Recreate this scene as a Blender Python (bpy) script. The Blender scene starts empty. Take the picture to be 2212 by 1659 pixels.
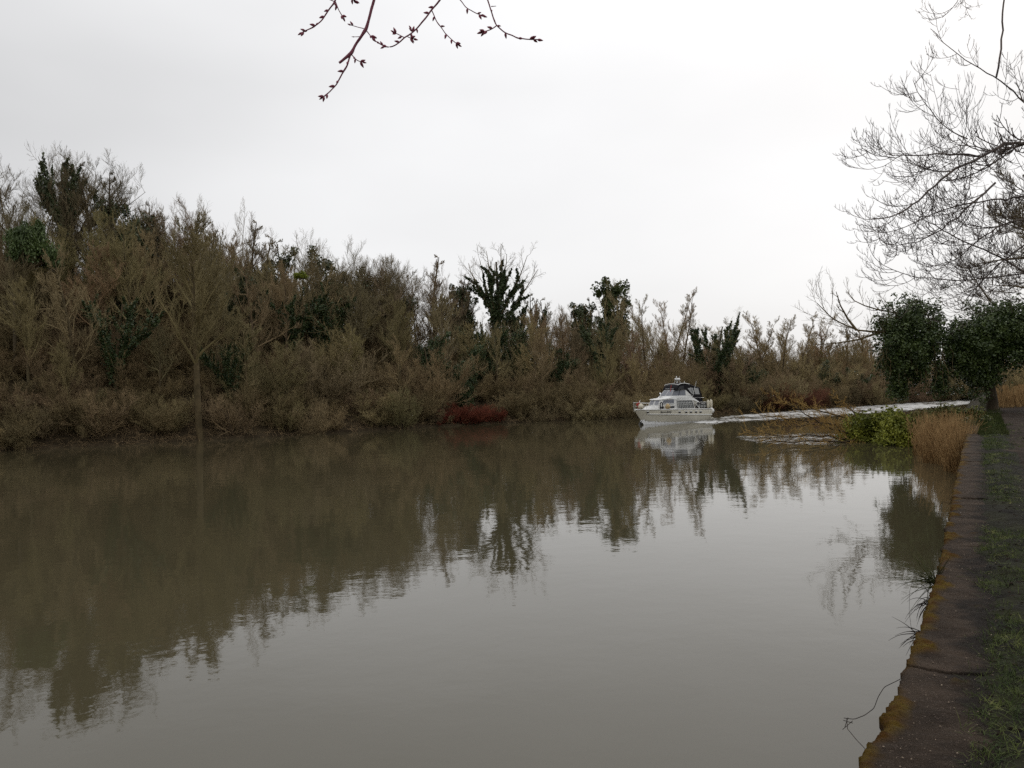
import bpy, math, random
import numpy as np
from mathutils import Vector, Matrix, noise

# ------------------------------------------------------------------ camera, sky, sun, exposure
S = bpy.context.scene
COL = S.collection
R = math.radians
CAM_H, F, CX, CY, PITCH, ROLL = 3.0, 1720.0, 1106.0, 829.5, R(0.75), R(1.9)
cd = bpy.data.cameras.new('camera'); cam = bpy.data.objects.new('camera', cd); COL.objects.link(cam)
cd.sensor_width = 36; cd.lens = 36 * F / 2212; cd.clip_end = 4000; cd.clip_start = 0.05
cam.location = (0, 0, CAM_H); cam.rotation_euler = (Matrix.Rotation(R(90) + PITCH, 3, 'X') @ Matrix.Rotation(-ROLL, 3, 'Z')).to_euler()
S.camera = cam
S.view_settings.view_transform = 'Standard'; S.view_settings.look = 'None'
S.view_settings.gamma = 1; S.view_settings.use_curve_mapping = False
S.view_settings.exposure = 0.0
S.cycles.use_denoising = False
S.cycles.max_bounces = 6; S.cycles.diffuse_bounces = 4; S.cycles.glossy_bounces = 3
S.cycles.transmission_bounces = 2; S.cycles.transparent_max_bounces = 6
S.cycles.caustics_reflective = False; S.cycles.caustics_refractive = False

SUN_EL, SUN_AZ = R(38), R(38)        # soft sun behind the clouds, ahead and to the right
w = bpy.data.worlds.new('World'); S.world = w; w.use_nodes = True
nt = w.node_tree; N = nt.nodes; L = nt.links; N.clear()
wo = N.new('ShaderNodeOutputWorld'); mixs = N.new('ShaderNodeMixShader')
sky = N.new('ShaderNodeTexSky'); sky.sky_type = 'NISHITA'; sky.sun_disc = False
sky.sun_elevation = SUN_EL; sky.sun_rotation = SUN_AZ; sky.air_density = 1.0; sky.dust_density = 4
b1 = N.new('ShaderNodeBackground'); b1.inputs[1].default_value = 0.1
b2 = N.new('ShaderNodeBackground'); b2.inputs[1].default_value = 1.0
tc = N.new('ShaderNodeTexCoord')
L.new(sky.outputs[0], b1.inputs[0])
mp = N.new('ShaderNodeMapping'); mp.inputs['Scale'].default_value = (1.0, 1.0, 2.4)
L.new(tc.outputs['Generated'], mp.inputs[0])
cn = N.new('ShaderNodeTexNoise'); cn.inputs['Scale'].default_value = 1.9; cn.inputs['Detail'].default_value = 4
cn.inputs['Roughness'].default_value = 0.42
L.new(mp.outputs[0], cn.inputs['Vector'])
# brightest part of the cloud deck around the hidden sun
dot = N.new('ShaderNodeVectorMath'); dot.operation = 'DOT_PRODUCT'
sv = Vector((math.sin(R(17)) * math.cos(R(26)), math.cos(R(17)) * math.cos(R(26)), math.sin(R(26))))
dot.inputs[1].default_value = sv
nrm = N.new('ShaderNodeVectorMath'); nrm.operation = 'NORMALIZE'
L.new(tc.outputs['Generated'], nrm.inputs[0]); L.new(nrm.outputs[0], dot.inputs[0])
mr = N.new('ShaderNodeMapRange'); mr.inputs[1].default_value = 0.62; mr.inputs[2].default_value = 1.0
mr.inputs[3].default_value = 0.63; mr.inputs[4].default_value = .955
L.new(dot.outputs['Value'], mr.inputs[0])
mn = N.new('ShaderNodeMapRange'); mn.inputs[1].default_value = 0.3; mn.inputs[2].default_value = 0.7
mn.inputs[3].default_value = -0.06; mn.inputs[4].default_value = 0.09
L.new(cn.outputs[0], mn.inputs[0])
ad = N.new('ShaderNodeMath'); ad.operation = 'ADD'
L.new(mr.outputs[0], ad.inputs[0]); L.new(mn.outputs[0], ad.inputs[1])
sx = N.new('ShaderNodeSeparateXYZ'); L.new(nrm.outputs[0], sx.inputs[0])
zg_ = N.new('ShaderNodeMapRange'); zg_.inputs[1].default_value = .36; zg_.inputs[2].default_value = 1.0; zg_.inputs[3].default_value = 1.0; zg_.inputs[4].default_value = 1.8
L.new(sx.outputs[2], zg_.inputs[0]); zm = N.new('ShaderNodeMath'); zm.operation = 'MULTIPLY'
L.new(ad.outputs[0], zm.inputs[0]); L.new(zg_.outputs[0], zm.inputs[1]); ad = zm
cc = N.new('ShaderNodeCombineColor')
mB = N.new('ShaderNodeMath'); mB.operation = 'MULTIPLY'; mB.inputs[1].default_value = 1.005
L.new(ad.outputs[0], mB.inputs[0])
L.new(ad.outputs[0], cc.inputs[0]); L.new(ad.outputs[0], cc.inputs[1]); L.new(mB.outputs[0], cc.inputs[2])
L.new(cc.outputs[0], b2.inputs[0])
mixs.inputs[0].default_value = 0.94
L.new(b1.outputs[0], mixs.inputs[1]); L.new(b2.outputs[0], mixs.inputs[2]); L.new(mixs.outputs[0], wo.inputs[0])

sl = bpy.data.lights.new('sun', 'SUN'); sl.energy = 0.5; sl.angle = R(25); sl.color = (1, .97, .93)
so = bpy.data.objects.new('sun', sl); COL.objects.link(so)
sdir = Vector((math.sin(SUN_AZ) * math.cos(SUN_EL), math.cos(SUN_AZ) * math.cos(SUN_EL), math.sin(SUN_EL)))
so.rotation_euler = sdir.to_track_quat('Z', 'Y').to_euler(); so.location = (0, 0, 60)

# ------------------------------------------------------------------ measuring helpers
def ray(px, py):
    x0 = (px - CX) / F; y0 = -(py - CY) / F; cr_, sr_ = math.cos(ROLL), math.sin(ROLL)
    x = cr_ * x0 + sr_ * y0; y = -sr_ * x0 + cr_ * y0
    c, s = math.cos(PITCH), math.sin(PITCH)
    return np.array([x, c - s * y, s + c * y])
def W(px, py, D):
    r = ray(px, py); return np.array([0, 0, CAM_H]) + r * (D / r[1])
def G(px, py, z=0.0):
    r = ray(px, py); return np.array([0, 0, CAM_H]) + r * ((z - CAM_H) / r[2])
def proj(p):
    x, y, z = p[0], p[1], p[2] - CAM_H
    c, s = math.cos(PITCH), math.sin(PITCH)
    f = c * y + s * z; u = -s * y + c * z
    cr_, sr_ = math.cos(ROLL), math.sin(ROLL)
    return CX + F * (cr_ * x - sr_ * u) / f, CY - F * (sr_ * x + cr_ * u) / f

# ------------------------------------------------------------------ object helpers
def tag(o, label=None, cat=None, group=None, kind=None):
    if label: o['label'] = label
    if cat: o['category'] = cat
    if group: o['group'] = group
    if kind: o['kind'] = kind
    return o
def obj(name, me, parent=None, loc=None):
    o = bpy.data.objects.new(name, me); COL.objects.link(o)
    if parent: o.parent = parent
    if loc is not None: o.location = loc
    return o
def empty(name, loc=(0, 0, 0), rz=0):
    o = bpy.data.objects.new(name, None); COL.objects.link(o)
    o.location = loc; o.rotation_euler = (0, 0, rz); o.empty_display_size = .3
    return o
def mesh(name, V, Fc, mat, smooth=False):
    """V (n,3); Fc (m,3|4) array or a list of arrays / of tuples"""
    me = bpy.data.meshes.new(name)
    if isinstance(Fc, np.ndarray) or (len(Fc) and isinstance(Fc[0], np.ndarray) and Fc[0].ndim == 2):
        fl = [Fc] if isinstance(Fc, np.ndarray) else Fc
        fl = [f for f in fl if len(f)]
        V = np.asarray(V, dtype=np.float32)
        me.vertices.add(len(V)); me.vertices.foreach_set('co', V.ravel())
        nl = sum(f.size for f in fl); npoly = sum(len(f) for f in fl)
        me.loops.add(nl); me.polygons.add(npoly)
        me.loops.foreach_set('vertex_index', np.concatenate([f.ravel() for f in fl]).astype(np.int32))
        sizes = np.concatenate([np.full(len(f), f.shape[1]) for f in fl])
        st = np.concatenate([[0], np.cumsum(sizes)[:-1]]).astype(np.int32)
        me.polygons.foreach_set('loop_start', st)
        me.update(calc_edges=True)
    else:
        me.from_pydata([tuple(map(float, v)) for v in V], [], [tuple(int(i) for i in f) for f in Fc]); me.update()
    if smooth:
        me.polygons.foreach_set('use_smooth', np.ones(len(me.polygons), dtype=bool))
    if mat: me.materials.append(mat)
    return me
def attr(me, name, vals):
    a = me.attributes.new(name, 'FLOAT', 'POINT'); a.data.foreach_set('value', np.asarray(vals, dtype=np.float32))

# ------------------------------------------------------------------ materials
def mat_new(name, rough=.9, spec=.3):
    m = bpy.data.materials.new(name); m.use_nodes = True
    b = m.node_tree.nodes['Principled BSDF']; b.inputs['Roughness'].default_value = rough
    b.inputs['Specular IOR Level'].default_value = spec
    return m, m.node_tree, b
def mat_noise(name, c1, c2, scale=3, rough=.9, spec=.3, objcol=False, objrand=0.0, bump=0.0, bscale=None, lo=.35, hi=.65, c3=None, coord='Object', detail=5):
    m, t, b = mat_new(name, rough, spec); n = t.nodes; l = t.links
    tcn = n.new('ShaderNodeTexCoord'); no = n.new('ShaderNodeTexNoise')
    no.inputs['Scale'].default_value = scale; no.inputs['Detail'].default_value = detail
    l.new(tcn.outputs[coord], no.inputs['Vector'])
    cr = n.new('ShaderNodeValToRGB'); cr.color_ramp.elements[0].position = lo; cr.color_ramp.elements[1].position = hi
    cr.color_ramp.elements[0].color = (*c1, 1); cr.color_ramp.elements[1].color = (*c2, 1)
    if c3:
        e = cr.color_ramp.elements.new(min(.98, hi + .1)); e.color = (*c3, 1)
    l.new(no.outputs[0], cr.inputs[0]); out = cr.outputs[0]
    if objcol:
        oi = n.new('ShaderNodeObjectInfo'); mx = n.new('ShaderNodeMix'); mx.data_type = 'RGBA'; mx.blend_type = 'MULTIPLY'
        mx.inputs[0].default_value = 1; l.new(out, mx.inputs[6]); l.new(oi.outputs['Color'], mx.inputs[7]); out = mx.outputs[2]
    l.new(out, b.inputs['Base Color'])
    if bump:
        n2 = n.new('ShaderNodeTexNoise'); n2.inputs['Scale'].default_value = bscale or scale * 6; n2.inputs['Detail'].default_value = 6
        l.new(tcn.outputs[coord], n2.inputs['Vector'])
        bp = n.new('ShaderNodeBump'); bp.inputs['Strength'].default_value = 1; bp.inputs['Distance'].default_value = bump
        l.new(n2.outputs[0], bp.inputs['Height']); l.new(bp.outputs[0], b.inputs['Normal'])
    return m
M = {}
M['bark'] = mat_noise('bark', (.085, .068, .042), (.17, .135, .085), 2.2, objcol=True, bump=.02, bscale=14)
M['twig'] = mat_noise('twigs', (.225, .198, .140), (.355, .312, .222), .55, objcol=True, lo=.3, hi=.7)
_t = M['twig'].node_tree; _b = _t.nodes['Principled BSDF']; _src = _b.inputs['Base Color'].links[0].from_socket
_oi = _t.nodes.new('ShaderNodeObjectInfo'); _cr = _t.nodes.new('ShaderNodeValToRGB')
_cr.color_ramp.elements[0].color = (.80, .80, .66, 1); _cr.color_ramp.elements[1].color = (1.0, .88, .84, 1)
_e = _cr.color_ramp.elements.new(.5); _e.color = (1.08, 1.02, .82, 1)
_mx = _t.nodes.new('ShaderNodeMix'); _mx.data_type = 'RGBA'; _mx.blend_type = 'MULTIPLY'; _mx.inputs[0].default_value = 1
_t.links.new(_oi.outputs['Random'], _cr.inputs[0]); _t.links.new(_src, _mx.inputs[6]); _t.links.new(_cr.outputs[0], _mx.inputs[7])
_t.links.new(_mx.outputs[2], _b.inputs['Base Color'])
M['ivy'] = mat_noise('ivy_leaf', (.036, .050, .020), (.088, .108, .044), 1.6, rough=.5, spec=.35, objcol=True)
M['ivy_near'] = mat_noise('ivy_leaf_near', (.030, .050, .014), (.085, .118, .030), 2.2, rough=.42, spec=.4, objcol=True, c3=(.09, .1, .02))
M['bramble'] = mat_noise('bramble_leaf', (.09, .105, .012), (.25, .26, .035), 2.5, rough=.6, objcol=True)
M['litter'] = mat_noise('woodland_floor', (.035, .026, .016), (.075, .056, .034), .7, spec=.05, bump=.08, bscale=3, c3=(.05, .055, .025))
M['bankearth'] = mat_noise('bank_earth', (.02, .017, .012), (.05, .042, .025), 1.2, spec=.05, bump=.05, bscale=5)
M['mud'] = mat_noise('path_mud', (.018, .0125, .0092), (.042, .0305, .0225), 2.6, rough=1, spec=.08, bump=.035, bscale=11, c3=(.055, .041, .031), coord='Object')
M['verge'] = mat_noise('verge_soil', (.011, .0095, .0075), (.022, .022, .011), 3.5, spec=.08, bump=.05, bscale=13)
M['meadow'] = mat_noise('meadow', (.025, .036, .009), (.05, .056, .02), .5, spec=.05, bump=.05, bscale=6)
M['straw'] = mat_noise('reed_straw', (.20, .115, .045), (.42, .27, .12), 2.5)
M['field'] = mat_noise('pale_field', (.30, .27, .24), (.42, .39, .36), .4)
M['grass'] = mat_noise('grass_blades', (.030, .046, .013), (.085, .105, .026), 5, rough=.8, spec=.15, lo=.4, hi=.6, c3=(.22, .22, .08))
M['sedge'] = mat_noise('sedge_blades', (.03, .035, .012), (.08, .085, .02), 9, rough=.7)
M['deadstem'] = mat_noise('dead_stem', (.02, .014, .012), (.045, .032, .024), 12)
M['wallface'] = mat_noise('wall_face', (.07, .062, .055), (.26, .25, .23), 6, bump=.02, bscale=25)
M['chips'] = mat_noise('pale_chips', (.12, .085, .06), (.34, .27, .20), 30)
M['cherry'] = mat_noise('cherry_bark', (.15, .032, .056), (.26, .085, .115), 30, rough=.7, bump=.002, bscale=160)
M['bud'] = mat_noise('bud_scales', (.17, .028, .055), (.28, .07, .10), 60, rough=.6)
M['neartwig'] = mat_noise('near_twig', (.07, .055, .052), (.15, .118, .10), 3)

# damp concrete coping with moss carried by a mesh attribute
m, t, b = mat_new('coping_concrete', .95, .12); n = t.nodes; l = t.links
tcn = n.new('ShaderNodeTexCoord')
n1 = n.new('ShaderNodeTexNoise'); n1.inputs['Scale'].default_value = 3.0; n1.inputs['Detail'].default_value = 8
n2 = n.new('ShaderNodeTexNoise'); n2.inputs['Scale'].default_value = 85; n2.inputs['Detail'].default_value = 3
for q in (n1, n2): l.new(tcn.outputs['Object'], q.inputs['Vector'])
cr = n.new('ShaderNodeValToRGB'); cr.color_ramp.elements[0].position = .3; cr.color_ramp.elements[1].position = .72
cr.color_ramp.elements[0].color = (.026, .018, .0125, 1); cr.color_ramp.elements[1].color = (.078, .056, .040, 1)
l.new(n1.outputs[0], cr.inputs[0])
sp = n.new('ShaderNodeValToRGB'); sp.color_ramp.elements[0].position = .62; sp.color_ramp.elements[1].position = .70
sp.color_ramp.elements[0].color = (0, 0, 0, 1); sp.color_ramp.elements[1].color = (1, 1, 1, 1)
l.new(n2.outputs[0], sp.inputs[0])
mx = n.new('ShaderNodeMix'); mx.data_type = 'RGBA'; l.new(sp.outputs[0], mx.inputs[0]); l.new(cr.outputs[0], mx.inputs[6])
mx.inputs[7].default_value = (.14, .105, .085, 1)
ma = n.new('ShaderNodeAttribute'); ma.attribute_name = 'moss'
n3 = n.new('ShaderNodeTexNoise'); n3.inputs['Scale'].default_value = 9; l.new(tcn.outputs['Object'], n3.inputs['Vector'])
mc = n.new('ShaderNodeValToRGB'); mc.color_ramp.elements[0].position = .35; mc.color_ramp.elements[1].position = .7
mc.color_ramp.elements[0].color = (.072, .032, .005, 1); mc.color_ramp.elements[1].color = (.112, .074, .010, 1)
l.new(n3.outputs[0], mc.inputs[0])
m2 = n.new('ShaderNodeMix'); m2.data_type = 'RGBA'; l.new(ma.outputs['Fac'], m2.inputs[0]); l.new(mx.outputs[2], m2.inputs[6]); l.new(mc.outputs[0], m2.inputs[7])
da = n.new('ShaderNodeAttribute'); da.attribute_name = 'dirt'
m3 = n.new('ShaderNodeMix'); m3.data_type = 'RGBA'; l.new(da.outputs['Fac'], m3.inputs[0]); l.new(m2.outputs[2], m3.inputs[6]); m3.inputs[7].default_value = (.021, .0165, .013, 1)
l.new(m3.outputs[2], b.inputs['Base Color'])
bp = n.new('ShaderNodeBump'); bp.inputs['Distance'].default_value = .014; l.new(n2.outputs[0], bp.inputs['Height'])
n5 = n.new('ShaderNodeTexNoise'); n5.inputs['Scale'].default_value = 14; n5.inputs['Detail'].default_value = 8; n5.inputs['Roughness'].default_value = .7; l.new(tcn.outputs['Object'], n5.inputs['Vector'])
b5 = n.new('ShaderNodeBump'); b5.inputs['Distance'].default_value = .05; l.new(n5.outputs[0], b5.inputs['Height']); l.new(bp.outputs[0], b5.inputs['Normal']); l.new(b5.outputs[0], b.inputs['Normal'])
M['coping'] = m

# turbid river water; the same water roughened for the wake, foam and painted sky sheen carried by an attribute
def water_mat(name, amp, foam=False):
    m, t, b = mat_new(name, .03, .5); n = t.nodes; l = t.links
    b.inputs['IOR'].default_value = 1.46
    tcn = n.new('ShaderNodeTexCoord')
    base = (.062, .053, .030, 1)
    b.inputs['Base Color'].default_value = base
    prev = None
    for sc, dist, det in ((.35, 1.0, 2), (1.7, .34, 3), (7.0, .065, 2)):
        no = n.new('ShaderNodeTexNoise'); no.inputs['Scale'].default_value = sc; no.inputs['Detail'].default_value = det
        no.inputs['Roughness'].default_value = .5
        l.new(tcn.outputs['Object'], no.inputs['Vector'])
        bp = n.new('ShaderNodeBump'); bp.inputs['Strength'].default_value = 1; bp.inputs['Distance'].default_value = dist * amp
        l.new(no.outputs[0], bp.inputs['Height'])
        if prev: l.new(prev, bp.inputs['Normal'])
        prev = bp.outputs[0]
    l.new(prev, b.inputs['Normal'])
    if foam:
        fa = n.new('ShaderNodeAttribute'); fa.attribute_name = 'foam'
        no = n.new('ShaderNodeTexNoise'); no.inputs['Scale'].default_value = 2.6; no.inputs['Detail'].default_value = 9; no.inputs['Roughness'].default_value = .65
        mpp = n.new('ShaderNodeMapping'); mpp.inputs['Rotation'].default_value = (0, 0, R(-38)); mpp.inputs['Scale'].default_value = (1.6, .35, 1)
        l.new(tcn.outputs['Object'], mpp.inputs[0]); l.new(mpp.outputs[0], no.inputs['Vector'])
        a1 = n.new('ShaderNodeMath'); a1.operation = 'ADD'; l.new(fa.outputs['Fac'], a1.inputs[0]); l.new(no.outputs[0], a1.inputs[1])
        st = n.new('ShaderNodeMapRange'); st.inputs[1].default_value = .72; st.inputs[2].default_value = 1.2; l.new(a1.outputs[0], st.inputs[0])
        mx = n.new('ShaderNodeMix'); mx.data_type = 'RGBA'; l.new(st.outputs[0], mx.inputs[0])
        mx.inputs[6].default_value = base; mx.inputs[7].default_value = (.46, .46, .455, 1)
        l.new(mx.outputs[2], b.inputs['Base Color'])
        rr = n.new('ShaderNodeMapRange'); rr.inputs[3].default_value = .05; rr.inputs[4].default_value = .7
        l.new(st.outputs[0], rr.inputs[0]); l.new(rr.outputs[0], b.inputs['Roughness'])
    return m
M['water'] = water_mat('river_water', .009)
M['wake'] = water_mat('disturbed_water', .12, True)

def paint(name, c, rough=.35, spec=.5, metal=0):
    m = mat_noise(name, tuple(x * .93 for x in c), c, 2.5, rough=rough, spec=spec, lo=.3, hi=.7)
    m.node_tree.nodes['Principled BSDF'].inputs['Metallic'].default_value = metal
    return m
M['gel'] = paint('hull_gelcoat', (.70, .665, .56)); M['white'] = paint('white_paint', (.82, .82, .80))
M['glass'] = paint('cabin_glass', (.17, .18, .21), .06, .6); M['dark'] = paint('dark_glass', (.03, .032, .036), .1, .5)
M['black'] = paint('black_canvas', (.016, .015, .018), .8, .2); M['steel'] = paint('stainless_rail', (.62, .62, .6), .25, .5, .7)
M['pvc'] = paint('canopy_window', (.42, .43, .43), .2, .5); M['red'] = paint('red_paint', (.42, .04, .03), .6)
M['cream'] = paint('fender_vinyl', (.68, .63, .50), .5); M['tan'] = paint('tan_fender', (.50, .37, .19), .6)
M['curtain'] = paint('curtain_cloth', (.33, .34, .33), .8); M['boot'] = paint('boot_top', (.25, .22, .14), .6)
M['chrome'] = paint('chrome', (.8, .8, .8), .1, .5, 1.0)

# ------------------------------------------------------------------ geometry generators (numpy)
def tubes(P, Rr, sides):
    """P (N,K,3) paths, Rr (N,K) radii -> verts, quads"""
    Nn, K, _ = P.shape
    T = np.gradient(P, axis=1); T /= np.linalg.norm(T, axis=2, keepdims=True) + 1e-9
    ref = np.where(np.abs(T[:, :1, 2:3]) > .9, np.array([1., 0, 0]), np.array([0, 0, 1.]))
    ref = np.broadcast_to(ref, T.shape)
    A = np.cross(T, ref); A /= np.linalg.norm(A, axis=2, keepdims=True) + 1e-9
    B = np.cross(T, A)
    th = np.arange(sides) * 2 * np.pi / sides
    ring = A[:, :, None] * np.cos(th)[None, None, :, None] + B[:, :, None] * np.sin(th)[None, None, :, None]
    V = P[:, :, None] + ring * Rr[:, :, None, None]
    idx = np.arange(Nn * K * sides).reshape(Nn, K, sides)
    a = idx[:, :-1]; b_ = idx[:, 1:]
    q = np.stack([a, np.roll(a, -1, 2), np.roll(b_, -1, 2), b_], -1).reshape(-1, 4)
    return V.reshape(-1, 3), q
class Geo:
    def __init__(s): s.V = []; s.F = []; s.n = 0
    def add(s, V, Fc):
        s.V.append(np.asarray(V, float)); s.F.append(np.asarray(Fc) + s.n); s.n += len(V); return s
    def tube(s, P, r, sides=6):
        P = np.asarray(P, float)[None]; r = np.broadcast_to(np.asarray(r, float), (P.shape[1],))[None]
        V, q = tubes(P, r, sides); k = P.shape[1]
        s.add(V, q)
        return s
    def build(s, name, mat, smooth=False):
        V = np.concatenate(s.V) if s.V else np.zeros((0, 3))
        by = {}
        for f in s.F: by.setdefault(f.shape[1], []).append(f)
        return mesh(name, V, [np.concatenate(v) for v in by.values()], mat, smooth)

def interp(P, t):
    """P (N,K,3), t (N,M) in 0..1 -> (N,M,3) pos and tangent"""
    K = P.shape[1]; f = np.clip(t, 0, .9999) * (K - 1); i = f.astype(int); fr = (f - i)[..., None]
    n_ = np.arange(P.shape[0])[:, None]
    a = P[n_, i]; b_ = P[n_, i + 1]; T = b_ - a
    return a + T * fr, T / (np.linalg.norm(T, axis=-1, keepdims=True) + 1e-9)
def walk(rng, P0, D0, ln, K, up, wob):
    D0 = D0 / (np.linalg.norm(D0, axis=1, keepdims=True) + 1e-9)
    out = [P0]; d = D0
    for k in range(K):
        d = d + np.array([0, 0, 1.]) * up / K + rng.normal(0, wob, d.shape)
        d = d / np.linalg.norm(d, axis=1, keepdims=True)
        out.append(out[-1] + d * (ln / K)[:, None])
    return np.stack(out, 1)
def kids(rng, P, Rr, n, t0, t1, ang, lf, rf, K, up=.4, wob=.12, taper=.8, rmin=.007, rtip=.35, sag=0):
    N0 = P.shape[0]
    t = t0 + (t1 - t0) * (np.arange(n)[None] + rng.random((N0, n))) / n
    pos, T = interp(P, t)
    rad = np.interp(t.ravel(), np.linspace(0, 1, P.shape[1]), np.arange(P.shape[1])).reshape(t.shape)
    i0 = np.clip(rad.astype(int), 0, P.shape[1] - 2)
    pr = Rr[np.arange(N0)[:, None], i0]
    plen = np.linalg.norm(np.diff(P, axis=1), axis=2).sum(1)
    q = rng.normal(size=T.shape); q -= (q * T).sum(-1, keepdims=True) * T; q /= np.linalg.norm(q, axis=-1, keepdims=True)
    a = ang * (1 + rng.normal(0, .18, t.shape))[..., None]
    D = np.cos(a) * T + np.sin(a) * q; D[..., 2] -= sag
    ln = plen[:, None] * lf * (1 - taper * (t - t0) / max(1e-3, (1 - t0))) * (.65 + .7 * rng.random(t.shape))
    P2 = walk(rng, pos.reshape(-1, 3), D.reshape(-1, 3), ln.ravel(), K, up, wob)
    r0 = np.maximum(pr.ravel() * rf, rmin)
    R2 = r0[:, None] * np.linspace(1, rtip, K + 1)[None]
    return P2, R2
def leaves(rng, C, size, fold=.25):
    n_ = len(C); s = size * (.6 + .8 * rng.random((n_, 1)))
    u = rng.normal(size=(n_, 3)); u[:, 2] *= .7; u /= np.linalg.norm(u, axis=1, keepdims=True)
    v = rng.normal(size=(n_, 3)); v -= (v * u).sum(1, keepdims=True) * u; v /= np.linalg.norm(v, axis=1, keepdims=True)
    w_ = np.cross(u, v)
    V = np.stack([C - u * s, C + v * s * .62 + w_ * s * fold, C + u * s, C - v * s * .62 + w_ * s * fold], 1).reshape(-1, 3)
    i = np.arange(n_)[:, None] * 4
    return V, np.concatenate([i + [0, 1, 2], i + [0, 2, 3]])

# one tree = dict of part meshes; kinds: ash, oak, poplar, bush, thicket
def topz(*gs): return float(np.percentile(np.concatenate([np.concatenate(g.V)[:, 2] for g in gs]), 99.85))
def tree_parts(seed, kind, H=10.0):
    rng = np.random.default_rng(seed)
    trunk, crown = Geo(), Geo()
    Z = np.array([[0, 0, -0.3]])
    if kind in ('bush', 'thicket'):
        ns = 13 if kind == 'bush' else 20
        a = rng.random(ns) * 2 * np.pi; sp = (.15 + .75 * rng.random(ns)) * (1.0 if kind == 'bush' else 1.5)
        D = np.stack([np.cos(a) * sp, np.sin(a) * sp, np.ones(ns)], 1)
        P0 = np.stack([np.cos(a) * .25, np.sin(a) * .25, np.full(ns, -.3)], 1)
        P = walk(rng, P0, D, H * (.6 + .45 * rng.random(ns)), 6, -.15 if kind == 'bush' else -.5, .09)
        Rr = (.045 + .03 * rng.random(ns))[:, None] * np.linspace(1, .2, 7)[None]
        V, q = tubes(P, Rr, 5); trunk.add(V, q)
        P1, R1 = kids(rng, P, Rr, 13, .1, 1, .7, .42, .5, 4, .7, .13, .6)
        V, q = tubes(P1, R1, 3); crown.add(V, q)
        P2, R2 = kids(rng, P1, R1, 8, .12, 1, .8, .5, .6, 3, .6, .14, .5, .0075)
        V, q = tubes(P2, R2, 3); crown.add(V, q)
        P3, R3 = kids(rng, P2, R2, 9, .12, 1, .75, .5, .7, 1, .15, .1, .3, .0058)
        V, q = tubes(P3, R3, 3); crown.add(V, q)
        return dict(trunk=trunk.build('stems', M['bark'], True), crown=crown.build('crown', M['twig'])), topz(crown)
    cfg = dict(ash=(1, .05, 21, .2, .95, .42, .35, .12), oak=(1, .13, 16, .25, .95, 1.0, .5, .24),
               tall=(1, .05, 26, .36, .75, .36, .35, .12), poplar=(3, .035, 18, .12, .55, .34, .45, .07), slim=(1, .05, 15, .25, .7, .26, .3, .14))[kind]
    nst, wob, nl, t0, ang, lf, up, w1 = cfg; wf = .45 if kind == 'poplar' else 1.0; rf_ = .75 if kind == 'poplar' else 1.0
    a = rng.random(nst) * 2 * np.pi
    D = np.stack([np.cos(a) * (.08 + .03 * (nst - 1)) * nst, np.sin(a) * (.08 + .03 * (nst - 1)) * nst, np.ones(nst)], 1)
    P = walk(rng, np.repeat(Z, nst, 0) + np.stack([np.cos(a), np.sin(a), a * 0], 1) * .2 * (nst - 1), D,
             H * (.92 + .08 * rng.random(nst)), 9, .15, wob)
    Rr = (.19 if nst == 1 else .14) * np.linspace(1, .1, 10)[None] ** .8 * np.ones((nst, 1))
    V, q = tubes(P, Rr, 8); trunk.add(V, q)
    P1, R1 = kids(rng, P, Rr, nl, t0, 1, ang, lf, .5, 6, up, w1, .72, .02, .22)
    V, q = tubes(P1, R1, 5); crown.add(V, q)
    P2, R2 = kids(rng, P1, R1, 10, .15, 1, .75, .42, .45, 4, .8, .14 * wf, .55, .014 * rf_)
    V, q = tubes(P2, R2, 3); crown.add(V, q)
    P3, R3 = kids(rng, P2, R2, 8, .12, 1, .7, .52, .55, 2, .65, .17 * wf, .45, .011 * rf_)
    V, q = tubes(P3, R3, 3); crown.add(V, q)
    P4, R4 = kids(rng, P3, R3, 7, .1, 1, .75, .5, .7, 1, .3, .1 * wf, .3, .0062 * rf_)
    V, q = tubes(P4, R4, 3); crown.add(V, q)
    return dict(trunk=trunk.build('trunk', M['bark'], True), crown=crown.build('crown', M['twig'])), topz(crown)

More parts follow.
